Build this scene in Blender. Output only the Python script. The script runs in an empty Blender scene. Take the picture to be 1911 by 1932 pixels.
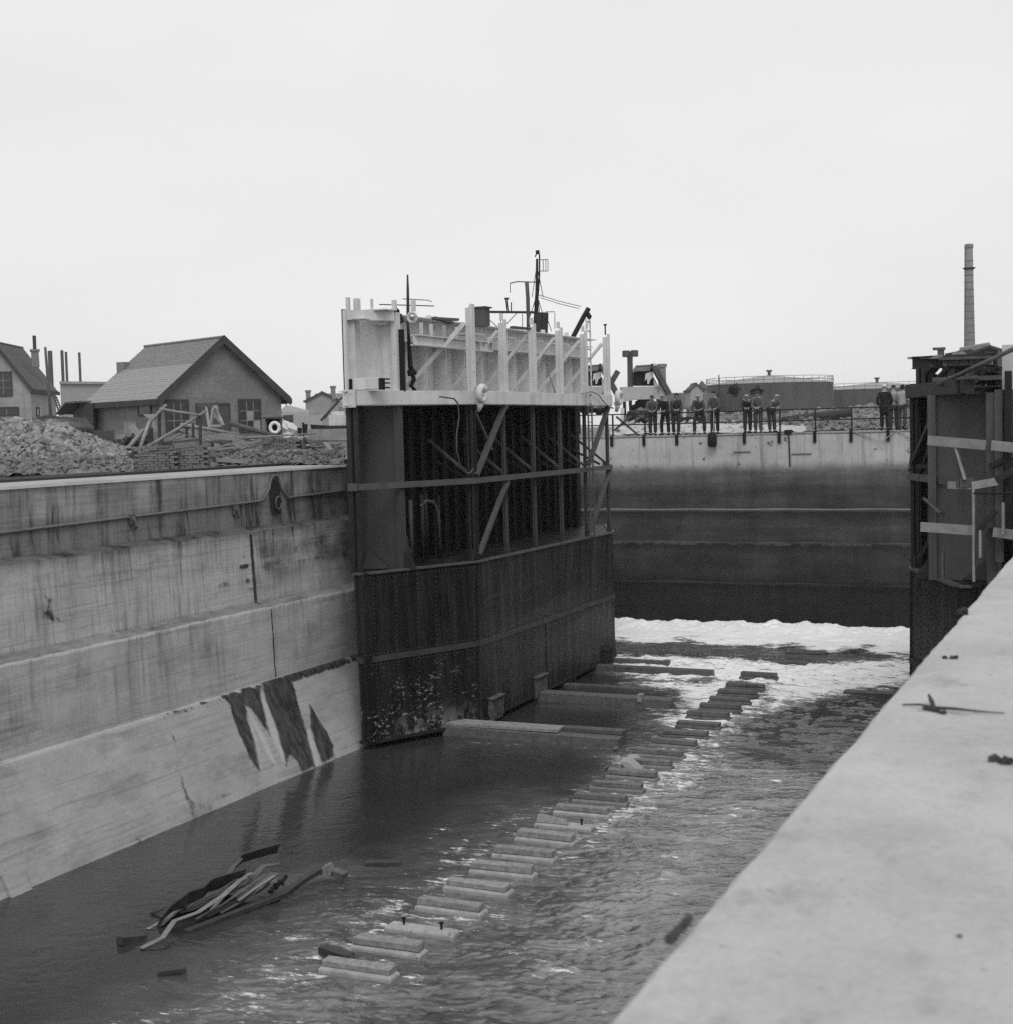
import bpy, bmesh, math, random
import numpy as np
from mathutils import Vector, Matrix, Euler
random.seed(11); rng = np.random.default_rng(7)
SC = bpy.context.scene
DENOISE = False
COL = SC.collection
rad = math.radians

# ------------------------------------------------------------------ camera
PW, PH, FOC = 1911., 1932., 2730.
ROLL = rad(1.455); PITCH = math.atan(157/2730.); YAW = math.atan(1235/math.hypot(2730, 157))
FW = np.array([-math.sin(YAW)*math.cos(PITCH), math.cos(YAW)*math.cos(PITCH), -math.sin(PITCH)])
_rt = np.array([math.cos(YAW), math.sin(YAW), 0.]); _up = np.cross(_rt, FW)
RT = math.cos(ROLL)*_rt - math.sin(ROLL)*_up
UP = math.sin(ROLL)*_rt + math.cos(ROLL)*_up
def ray(x, y): return FW*FOC + RT*(x-PW/2) + UP*(PH/2-y)
def onz(x, y, z): d = ray(x, y); return d*(z/d[2])          # where the sight line meets a level
def onx(x, y, X): d = ray(x, y); return d*(X/d[0])
def ony(x, y, Y): d = ray(x, y); return d*(Y/d[1])
def dep(x, y, d): return ray(x, y)*(d/FOC)                   # point at a distance along the view
def onplane(x, y, p, n):
    d = ray(x, y); return d*(np.dot(p, n)/np.dot(d, n))
def gz(X, Y):
    if Y > 59.2: return -.5
    t = min(1, max(0, (-X-26)/19.)); return -.95+.45*t
def gnd(x, y):
    z = -.8
    for _ in range(8):
        p = onz(x, y, z); z = gz(p[0], p[1])
    return onz(x, y, z)

cam = bpy.data.cameras.new('camera'); co = bpy.data.objects.new('camera', cam); COL.objects.link(co)
cam.sensor_fit = 'HORIZONTAL'; cam.sensor_width = 36; cam.lens = 36*FOC/PW
cam.clip_start = .1; cam.clip_end = 6000
cam.dof.use_dof = True; cam.dof.focus_distance = 36; cam.dof.aperture_fstop = 5.0
co.matrix_world = Matrix(((RT[0], UP[0], -FW[0], 0), (RT[1], UP[1], -FW[1], 0), (RT[2], UP[2], -FW[2], 0), (0, 0, 0, 1)))
SC.camera = co

# ------------------------------------------------------------------ mesh collecting
def nv(v): v = np.asarray(v, float); return v/np.linalg.norm(v)
class MB:
    def __init__(s): s.V = []; s.F = []
    def add(s, vs, fs):
        o = len(s.V); s.V += [tuple(float(c) for c in v) for v in vs]; s.F += [tuple(i+o for i in f) for f in fs]; return s
    def hexa(s, p):      # 8 corners: 4 bottom ring, 4 top ring
        return s.add(p, [(3,2,1,0),(4,5,6,7),(0,1,5,4),(1,2,6,5),(2,3,7,6),(3,0,4,7)])
    def box(s, x0, x1, y0, y1, z0, z1):
        return s.hexa([(x0,y0,z0),(x1,y0,z0),(x1,y1,z0),(x0,y1,z0),(x0,y0,z1),(x1,y0,z1),(x1,y1,z1),(x0,y1,z1)])
    def obox(s, c, a, b, h):   # centre and three half vectors
        c, a, b, h = map(np.asarray, (c, a, b, h))
        return s.hexa([c-a-b-h, c+a-b-h, c+a+b-h, c-a+b-h, c-a-b+h, c+a-b+h, c+a+b+h, c-a+b+h])
    def beam(s, p, q, w, h=None, up=(0,0,1)):
        p, q = np.asarray(p, float), np.asarray(q, float); h = w if h is None else h
        d = nv(q-p); up = np.asarray(up, float)
        if abs(np.dot(d, nv(up))) > .97: up = np.array([0., 1, 0]) if abs(d[1]) < .9 else np.array([1., 0, 0])
        a = nv(np.cross(d, up)); b = np.cross(a, d)
        return s.obox((p+q)/2, (q-p)/2, a*w/2, b*h/2)
    def tube(s, pts, r, n=8):
        pts = [np.asarray(p, float) for p in pts]; m = len(pts)
        rs = [r]*m if np.isscalar(r) else list(r)
        vs = []; ref = None
        for i, p in enumerate(pts):
            d = nv(pts[min(i+1, m-1)]-pts[max(i-1, 0)])
            if ref is None: ref = np.array([0, 0, 1.]) if abs(d[2]) < .9 else np.array([1., 0, 0])
            a = nv(np.cross(d, ref)); b = np.cross(a, d); ref = b
            for k in range(n):
                t = 2*math.pi*k/n; vs.append(p+rs[i]*(a*math.cos(t)+b*math.sin(t)))
        fs = [(i*n+k, i*n+(k+1) % n, (i+1)*n+(k+1) % n, (i+1)*n+k) for i in range(m-1) for k in range(n)]
        fs += [tuple(range(n-1, -1, -1)), tuple((m-1)*n+k for k in range(n))]
        return s.add(vs, fs)
    def prism(s, poly, vec):
        poly = [np.asarray(p, float) for p in poly]; n = len(poly); vec = np.asarray(vec, float)
        return s.add(poly+[p+vec for p in poly], [tuple(range(n-1, -1, -1)), tuple(range(n, 2*n))]+[(i, (i+1) % n, (i+1) % n+n, i+n) for i in range(n)])
    def loft(s, rings):
        n = len(rings[0]); vs = [p for r in rings for p in r]
        fs = [(i*n+k, i*n+(k+1) % n, (i+1)*n+(k+1) % n, (i+1)*n+k) for i in range(len(rings)-1) for k in range(n)]
        fs += [tuple(range(n-1, -1, -1)), tuple((len(rings)-1)*n+k for k in range(n))]
        return s.add(vs, fs)
    def lathe(s, prof, c, n=16):   # prof: (radius, z)
        return s.loft([[(c[0]+r*math.cos(2*math.pi*k/n), c[1]+r*math.sin(2*math.pi*k/n), c[2]+z) for k in range(n)] for r, z in prof])
    def rock(s, c, r, g, flat=.75):
        t = (1+5**.5)/2
        vs = np.array([(-1,t,0),(1,t,0),(-1,-t,0),(1,-t,0),(0,-1,t),(0,1,t),(0,-1,-t),(0,1,-t),(t,0,-1),(t,0,1),(-t,0,-1),(-t,0,1)])/1.9
        q = np.linalg.qr(g.normal(size=(3, 3)))[0]
        vs = vs*g.uniform(.7, 1.25, (12, 1)); vs = (vs*np.array([1.2, .95, flat]))@q
        return s.add(vs*r+np.asarray(c), [(0,11,5),(0,5,1),(0,1,7),(0,7,10),(0,10,11),(1,5,9),(5,11,4),(11,10,2),(10,7,6),(7,1,8),(3,9,4),(3,4,2),(3,2,6),(3,6,8),(3,8,9),(4,9,5),(2,4,11),(6,2,10),(8,6,7),(9,8,1)])
OFF = {}
def mesh_from(name, V, F):
    me = bpy.data.meshes.new(name); me.from_pydata(V, [], F); me.update(); return me
def build(name, mb, mat, parent=None, smooth=False, bevel=0, loc=None, fix=True):
    V = np.array(mb.V, float)
    if parent is not None: o0 = OFF[parent.name]
    else: o0 = np.array(loc if loc is not None else [V[:, 0].mean(), V[:, 1].mean(), V[:, 2].min()])
    me = mesh_from(name, [tuple(v) for v in V-o0], mb.F)
    if fix:
        bm = bmesh.new(); bm.from_mesh(me); bmesh.ops.recalc_face_normals(bm, faces=bm.faces); bm.to_mesh(me); bm.free()
    me.materials.append(mat)
    if smooth: me.polygons.foreach_set('use_smooth', [True]*len(me.polygons))
    o = bpy.data.objects.new(name, me); COL.objects.link(o); OFF[o.name] = o0
    if parent is not None: o.parent = parent
    else: o.location = o0
    if bevel:
        b = o.modifiers.new('bevel', 'BEVEL'); b.width = bevel; b.segments = 2; b.limit_method = 'ANGLE'
    return o
def tag(o, label=None, cat=None, group=None, kind=None):
    if label: o['label'] = label
    if cat: o['category'] = cat
    if group: o['group'] = group
    if kind: o['kind'] = kind
    return o
def thing(name, label, cat, loc, group=None):
    o = bpy.data.objects.new(name, None); COL.objects.link(o); o.location = loc; o.empty_display_size = .2
    OFF[o.name] = np.array(loc, float); return tag(o, label, cat, group)
def solo(name, mb, mat, label, cat, group=None, smooth=False, bevel=0):
    return tag(build(name, mb, mat, smooth=smooth, bevel=bevel), label, cat, group)
def copy_tree(o, parent=None):
    c = o.copy(); COL.objects.link(c)
    if parent is not None: c.parent = parent
    for ch in list(o.children): copy_tree(ch, c)
    return c

# ------------------------------------------------------------------ materials
class NT:
    def __init__(s, name):
        s.m = bpy.data.materials.new(name); s.m.use_nodes = True; s.t = s.m.node_tree; s.n = s.t.nodes; s.l = s.t.links
        s.b = s.n['Principled BSDF']; s.pos = s.n.new('ShaderNodeNewGeometry').outputs['Position']
    def val(s, sock, v):
        if hasattr(v, 'is_linked') or isinstance(v, bpy.types.NodeSocket): s.l.new(v, sock)
        else: sock.default_value = v
    def math(s, op, a, b=0., c=None, clamp=False):
        n = s.n.new('ShaderNodeMath'); n.operation = op; n.use_clamp = clamp
        s.val(n.inputs[0], a); s.val(n.inputs[1], b)
        if c is not None: s.val(n.inputs[2], c)
        return n.outputs[0]
    def noise(s, scale=(1,1,1), detail=4, rough=.55, off=0., dist=0., rot=0.):
        mp = s.n.new('ShaderNodeMapping'); s.l.new(s.pos, mp.inputs[0])
        mp.inputs['Scale'].default_value = scale if not np.isscalar(scale) else (scale,)*3
        mp.inputs['Rotation'].default_value = (0, 0, rot)
        mp.inputs['Location'].default_value = (off, off*1.3, off*.7)
        n = s.n.new('ShaderNodeTexNoise'); n.inputs['Scale'].default_value = 1; n.inputs['Detail'].default_value = detail
        n.inputs['Roughness'].default_value = rough; n.inputs['Distortion'].default_value = dist
        s.l.new(mp.outputs[0], n.inputs['Vector']); return n.outputs['Fac']
    def ramp(s, x, lo, hi, a=0., b=1.):
        n = s.n.new('ShaderNodeMapRange'); n.interpolation_type = 'SMOOTHSTEP'; s.val(n.inputs[0], x)
        for i, v in enumerate((lo, hi, a, b)): n.inputs[i+1].default_value = v
        return n.outputs[0]
    def mix(s, f, a, b):      # a*(1-f)+b*f
        n = s.n.new('ShaderNodeMix'); s.val(n.inputs[0], f); s.val(n.inputs[2], a); s.val(n.inputs[3], b); return n.outputs[0]
    def sepz(s):
        n = s.n.new('ShaderNodeSeparateXYZ'); s.l.new(s.pos, n.inputs[0]); return n.outputs
    def attr(s, name):
        n = s.n.new('ShaderNodeAttribute'); n.attribute_name = name; return n.outputs['Fac']
    def grey(s, v):
        n = s.n.new('ShaderNodeCombineColor')
        for i in range(3): s.val(n.inputs[i], v)
        s.l.new(n.outputs[0], s.b.inputs['Base Color'])
    def bump(s, h, strength, dist=.02):
        n = s.n.new('ShaderNodeBump'); n.inputs['Strength'].default_value = strength; n.inputs['Distance'].default_value = dist
        s.l.new(h, n.inputs['Height']); s.l.new(n.outputs[0], s.b.inputs['Normal'])
    def done(s, rough=.8, spec=.3, metal=0.):
        s.val(s.b.inputs['Roughness'], rough); s.b.inputs['Specular IOR Level'].default_value = spec; s.b.inputs['Metallic'].default_value = metal
        return s.m
def mat(name, c, var=.25, scale=2., stretch=(1,1,1), rough=.85, spec=.25, bump=.0, bscale=14., fleck=0., fleck_c=.5, fleck_scale=6., streak=0., metal=0., random_tone=0.):
    t = NT(name); off = rng.uniform(0, 50)
    v = t.noise(tuple(scale*q for q in stretch), 5, .6, off)
    v = t.math('MULTIPLY_ADD', t.math('SUBTRACT', v, .5), 3.2*var*c, c)
    if streak:
        k = t.ramp(t.noise((3.2, 3.2, .22), 5, .65, off+9), .48, .72)
        v = t.math('MULTIPLY', v, t.math('SUBTRACT', 1., t.math('MULTIPLY', k, streak)))
    if fleck:
        k = t.ramp(t.noise(fleck_scale, 6, .7, off+3), .62-.12*fleck, .72)
        v = t.mix(k, v, fleck_c)
    if random_tone:
        oi = t.n.new('ShaderNodeObjectInfo')
        v = t.math('MULTIPLY', v, t.math('MULTIPLY_ADD', oi.outputs['Random'], random_tone, 1-random_tone/2))
    v = t.math('MAXIMUM', v, .004)
    t.grey(v)
    if bump: t.bump(t.noise(bscale, 6, .6, off+5), bump)
    return t.done(rough, spec, metal)

# numpy value noise
def vnoise(x, y, seed=0):
    xi = np.floor(x).astype(np.int64); yi = np.floor(y).astype(np.int64); fx = x-xi; fy = y-yi
    def h(a, b):
        n = (a*374761393+b*668265263+seed*1442695041) & 0xffffffff
        n = ((n ^ (n >> 13))*1274126177) & 0xffffffff
        return ((n ^ (n >> 16)) & 0xffff)/65535.
    u = fx*fx*fx*(fx*(fx*6-15)+10); v = fy*fy*fy*(fy*(fy*6-15)+10)
    return (h(xi, yi)*(1-u)+h(xi+1, yi)*u)*(1-v)+(h(xi, yi+1)*(1-u)+h(xi+1, yi+1)*u)*v
def fbm(x, y, seed=0, oct=4, gain=.5):
    s = 0; a = 1; n = 0
    for i in range(oct):
        s = s+a*vnoise(x*2**i, y*2**i, seed+i*17); n += a; a *= gain
    return s/n
def polymask(px, py, poly, soft):
    """1 inside the polygon, fading to 0 over soft metres outside its edge (and from half inside)"""
    poly = np.asarray(poly, float); d2 = np.full(px.shape, 1e9); ins = np.zeros(px.shape, bool)
    for i in range(len(poly)):
        a, b = poly[i], poly[(i+1) % len(poly)]; e = b-a; L = e@e+1e-12
        t = np.clip(((px-a[0])*e[0]+(py-a[1])*e[1])/L, 0, 1)
        d2 = np.minimum(d2, (px-a[0]-t*e[0])**2+(py-a[1]-t*e[1])**2)
        c = ((a[1] > py) != (b[1] > py)) & (px < (b[0]-a[0])*(py-a[1])/((b[1]-a[1])+1e-12)+a[0])
        ins ^= c
    d = np.sqrt(d2); sd = np.where(ins, d, -d)
    return np.clip(.5+sd/(2*soft), 0, 1)
def grid_mesh(name, X, Y, Z, mat, attrs=None, smooth=True):
    n, m = X.shape
    V = np.stack([X, Y, Z], -1).reshape(-1, 3).astype(np.float32)
    i = np.arange(n*m).reshape(n, m)
    q = np.stack([i[:-1, :-1], i[:-1, 1:], i[1:, 1:], i[1:, :-1]], -1).reshape(-1, 4)
    me = bpy.data.meshes.new(name); me.vertices.add(len(V)); me.vertices.foreach_set('co', V.ravel())
    me.loops.add(q.size); me.loops.foreach_set('vertex_index', q.ravel().astype(np.int32))
    me.polygons.add(len(q)); me.polygons.foreach_set('loop_start', np.arange(0, q.size, 4, dtype=np.int32))
    me.update(calc_edges=True)
    if smooth: me.polygons.foreach_set('use_smooth', np.ones(len(q), bool))
    for k, a in (attrs or {}).items():
        at = me.attributes.new(k, 'FLOAT', 'POINT'); at.data.foreach_set('value', a.reshape(-1).astype(np.float32))
    me.materials.append(mat)
    o = bpy.data.objects.new(name, me); COL.objects.link(o); OFF[o.name] = np.zeros(3); return o

# ------------------------------------------------------------------ light: overcast
SUN_EL, SUN_AZ = rad(52), rad(150)        # azimuth measured from +Y towards +X
w = bpy.data.worlds.new('World'); SC.world = w; w.use_nodes = True; nt = w.node_tree
bg = nt.nodes['Background']; bg.inputs['Strength'].default_value = .1
sky = nt.nodes.new('ShaderNodeTexSky'); sky.sky_type = 'NISHITA'; sky.sun_disc = False
sky.sun_elevation = SUN_EL; sky.sun_rotation = SUN_AZ
bw = nt.nodes.new('ShaderNodeRGBToBW'); nt.links.new(sky.outputs[0], bw.inputs[0])
tc = nt.nodes.new('ShaderNodeTexCoord'); mp = nt.nodes.new('ShaderNodeMapping'); mp.inputs['Scale'].default_value = (2.2, 2.2, 6)
nt.links.new(tc.outputs['Generated'], mp.inputs[0])
ns = nt.nodes.new('ShaderNodeTexNoise'); ns.inputs['Scale'].default_value = 1.3; ns.inputs['Detail'].default_value = 5; nt.links.new(mp.outputs[0], ns.inputs[0])
mr = nt.nodes.new('ShaderNodeMapRange'); nt.links.new(ns.outputs['Fac'], mr.inputs[0])
for i, v in enumerate((.3, .7, SKY_LO, SKY_HI) if 'SKY_LO' in globals() else (.3, .7, 8.45, 9.2)): mr.inputs[i+1].default_value = v
mx = nt.nodes.new('ShaderNodeMix'); mx.inputs[0].default_value = .92
nt.links.new(bw.outputs[0], mx.inputs[2]); nt.links.new(mr.outputs[0], mx.inputs[3])
nt.links.new(mx.outputs[0], bg.inputs['Color'])
sl = bpy.data.lights.new('sun', 'SUN'); so = bpy.data.objects.new('sun', sl); COL.objects.link(so)
sl.energy = 1.15; sl.angle = rad(30); sl.color = (1, .995, .985)
sd = Vector((math.sin(SUN_AZ)*math.cos(SUN_EL), math.cos(SUN_AZ)*math.cos(SUN_EL), math.sin(SUN_EL)))
so.rotation_euler = sd.to_track_quat('Z', 'Y').to_euler(); so.location = (0, 0, 60)
SC.view_settings.view_transform = 'Standard'; SC.view_settings.look = 'None'; SC.view_settings.exposure = 0; SC.view_settings.gamma = 1
SC.render.engine = 'CYCLES'; SC.cycles.use_denoising = DENOISE; SC.cycles.max_bounces = 6; SC.cycles.use_adaptive_sampling = False
SC.cycles.adaptive_threshold = .015; SC.cycles.volume_bounces = 1

# palette
wood_pale = mat('weathered_wood', .27, .3, 5, (1,1,1), .85, .2, .3, random_tone=.35)
wood_dark = mat('dark_wood', .085, .4, 5, rough=.85, bump=.3, random_tone=.4)
wood_wet = mat('wet_timber', .10, .4, 7, rough=.45, spec=.4, bump=.4, bscale=18, streak=.35)
cap_wood = mat('block_timber', .24, .5, 9, rough=.6, spec=.35, bump=.45, bscale=22, fleck=.3, fleck_c=.3, random_tone=.35)
bear_wood = mat('bearer_timber', .115, .5, 8, rough=.6, spec=.35, bump=.45, bscale=22, fleck=.25, fleck_c=.22)
cap_mid = mat('damp_block_timber', .15, .5, 9, rough=.55, spec=.35, bump=.45, bscale=22, fleck=.25, fleck_c=.24, random_tone=.3)
blk_mid = mat('damp_block_concrete', .19, .3, 6, rough=.6, bump=.35, bscale=20)
blk_conc = mat('block_concrete', .36, .3, 6, rough=.75, bump=.35, bscale=20, fleck=.3, fleck_c=.15)
white_paint = mat('white_paint', .6, .13, 2.5, rough=.6, spec=.25, bump=.1, fleck=.2, fleck_c=.3, fleck_scale=4, streak=.2)
dark_steel = mat('dark_steel', .021, .4, 3, rough=.6, spec=.35, bump=.12, streak=.3)
black_steel = mat('black_steel', .008, .4, 3, rough=.65, spec=.3, bump=.12)
grey_steel = mat('primed_steel', .085, .25, 2.5, rough=.7, spec=.3, bump=.1, streak=.25)
rail_steel = mat('rail_steel', .09, .4, 8, rough=.6, spec=.4)
brick = mat('brick', .2, .35, 16, rough=.9, bump=.4, bscale=30)
# ================================================================== ground
t = NT('earth'); v = t.noise(.35, 6, .65); v = t.mix(t.ramp(t.noise(2.3, 6, .7, 4), .4, .7), t.math('MULTIPLY_ADD', v, .16, .08), .26)
t.grey(v); t.bump(t.noise(6, 6, .7, 2), .7, .05); earth = t.done(.95, .1)
V = []; F = []
gm = MB()
def gpatch(xs, ys):
    o = len(gm.V); n = len(ys)
    for X in xs:
        for Y in ys: gm.V.append((float(X), float(Y), gz(X, Y)+.05*(random.random()-.5)*(abs(X) > 24)))
    for i in range(len(xs)-1):
        for j in range(n-1): gm.F.append((o+i*n+j, o+(i+1)*n+j, o+(i+1)*n+j+1, o+i*n+j+1))
gpatch([-1500, -600, -200, -120, -80]+list(np.arange(-60, -23.9, 1.2))+[-23.9], [-60, -20]+list(np.arange(0, 59, 2))+[59.3])
gpatch([-1500, -400, -150]+list(np.arange(-80, 60, 4))+[120, 400, 1500], [59.3, 61, 64, 68, 74, 84, 100, 140, 220, 400, 900, 2500])
gpatch([2.5, 8, 20, 60, 300, 1500], [-60, -10, 0, 20, 40, 58])
g = build('ground', gm, earth, loc=(0, 0, 0)); tag(g, kind='structure')
fl = MB().box(-30, 6, -12, 60, -10.2, -9.2); tag(build('dock_floor', fl, mat('floor_concrete', .2)), kind='structure')

# ================================================================== left dock wall
XC, YEND = -21.2, 36.2
PROF = [(-21.25, -.93), (-21.25, -1.72), (-21.2, -2.36), (-20.85, -2.46), (-20.42, -4.22), (-20.34, -4.36), (-19.98, -4.40), (-20.12, -6.14), (-20.2, -6.19), (-18.62, -9.1)]
# the battered apron below the crease is its own part
PROF = [(-21.25, -.93), (-21.25, -1.68), (-21.22, -2.34), (-20.82, -2.44), (-20.74, -4.20), (-20.34, -4.32), (-20.28, -6.14)]
APR = [(-20.28, -6.14), (-20.2, -6.18), (-19.13, -8.30), (-18.75, -9.05)]
def subdiv(prof, ds):
    out = [prof[0]]
    for a, b in zip(prof[:-1], prof[1:]):
        n = max(1, int(math.hypot(b[0]-a[0], b[1]-a[1])/ds))
        out += [(a[0]+(b[0]-a[0])*k/n, a[1]+(b[1]-a[1])*k/n) for k in range(1, n+1)]
    return np.array(out)
t = NT('wall_concrete'); z = t.sepz()
base = t.math('MULTIPLY_ADD', t.noise((.6, .6, .8), 6, .65, 3), .34, .27)
board = t.noise((.3, .3, 15), 3, .55, 8); board2 = t.noise((.5, .5, 6.5), 4, .6, 30); grain = t.noise((16, 16, 16), 4, .7, 80)
base = t.math('MULTIPLY', base, t.math('MULTIPLY_ADD', t.ramp(board, .30, .48), .20, .80))
base = t.math('MULTIPLY', base, t.math('MULTIPLY_ADD', t.ramp(board2, .30, .46), .16, .86))
base = t.math('MULTIPLY', base, t.math('MULTIPLY_ADD', grain, .5, .75))
upz = t.ramp(z[2], -2.75, -2.3)                                   # the splash band near the top carries more soot
sv = t.noise((2.2, 1.6, .22), 5, .68, 12); sv2 = t.noise((14, 11, .3), 4, .65, 17); sv3 = t.noise((5, 4.2, .13), 4, .62, 67)
mask = t.ramp(t.noise((.5, .42, .5), 3, .6, 57), .36, .62)
st = t.ramp(sv, .47, .74); st2 = t.ramp(sv2, .44, .74); st3 = t.ramp(sv3, .52, .70)
amp = t.math('MULTIPLY_ADD', upz, .68, .32)
dark = t.math('ADD', t.math('MULTIPLY', st, amp), t.math('MULTIPLY', st2, t.math('MULTIPLY_ADD', mask, .3, .12)))
dark = t.math('ADD', dark, t.math('MULTIPLY', st3, t.math('MULTIPLY', mask, t.math('MULTIPLY_ADD', upz, .25, .28))))
dark = t.math('MINIMUM', t.math('MULTIPLY', dark, t.ramp(z[2], -6.6, -4.9, .12, 1.)), .82)
base = t.math('MULTIPLY', base, t.math('SUBTRACT', 1., dark))
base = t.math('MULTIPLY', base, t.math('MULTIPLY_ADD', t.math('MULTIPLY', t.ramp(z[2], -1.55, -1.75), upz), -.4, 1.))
pt = t.ramp(t.noise((.8, .6, 1.3), 6, .68, 40), .5, .68)
base = t.math('MULTIPLY', base, t.math('MULTIPLY_ADD', pt, -.22, 1.))
wh = t.math('MULTIPLY', t.ramp(t.noise((1.7, 1.2, .7), 5, .65, 21), .58, .68), t.ramp(z[2], -1.7, -1.4))
base = t.mix(t.math('MULTIPLY', wh, .55), base, .5)
base = t.math('MULTIPLY', base, t.ramp(z[2], -6.25, -6.1, .82, 1.)); base = t.math('MULTIPLY', base, t.math('MULTIPLY_ADD', upz, -.2, 1.)); base = t.math('MULTIPLY', base, t.math('MULTIPLY_ADD', t.attr('dirt'), -.62, 1.)); s_at = t.attr('stain'); w_at = t.attr('lime')
rough_edge = t.math('MULTIPLY_ADD', t.math('SUBTRACT', t.noise((7, 7, 4), 5, .72, 2), .5), .9, s_at)
sk = t.ramp(rough_edge, .28, .72)
base = t.mix(sk, base, t.math('MULTIPLY_ADD', t.ramp(t.noise((6, 6, .8), 5, .7), .3, .75), .08, .012))
base = t.mix(t.math('MULTIPLY', w_at, .8), base, .5)
t.grey(base); t.bump(t.math('ADD', t.math('MULTIPLY', board, .6), t.math('MULTIPLY', t.noise(11, 6, .65, 6), .5)), .35, .03)
wall_conc = t.done(t.mix(sk, .9, .45), .25)

def apron_pt(px, py):
    a, b = np.array(APR[1]), np.array(APR[2]); nrm = np.array([(b-a)[1], 0, -(b-a)[0]])
    return onplane(px, py, np.array([a[0], 0, a[1]]), nrm)
def zA(zx, zy): return apron_pt(zx*.3515, 1242.7+zy*.3515)[1:]       # a point of the lower slope as (Y, z)
stains = [[(1195,205),(1230,250),(1270,360),(1330,520),(1395,605),(1400,560),(1370,440),(1330,330),(1312,240),(1350,270),(1420,370),(1445,410),(1430,330),(1400,220),(1402,150),(1340,155),(1260,180)],
          [(1410,140),(1440,110),(1480,95),(1550,88),(1580,160),(1620,300),(1660,440),(1690,580),(1620,612),(1605,560),(1560,530),(1535,575),(1500,450),(1460,330),(1425,220)],
          [(1660,245),(1710,330),(1760,400),(1790,470),(1797,530),(1735,562),(1700,480),(1675,380)]]
limes = [[(1312,245),(1350,300),(1420,420),(1480,560),(1500,590),(1450,545),(1395,430)], [(1402,150),(1425,230),(1470,340),(1510,470),(1530,570),(1505,530),(1450,400),(1410,250)],
         [(1335,320),(1350,330),(1400,520),(1410,600),(1395,590)], [(1650,390),(1665,390),(1700,500),(1715,570),(1690,580)]]
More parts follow.
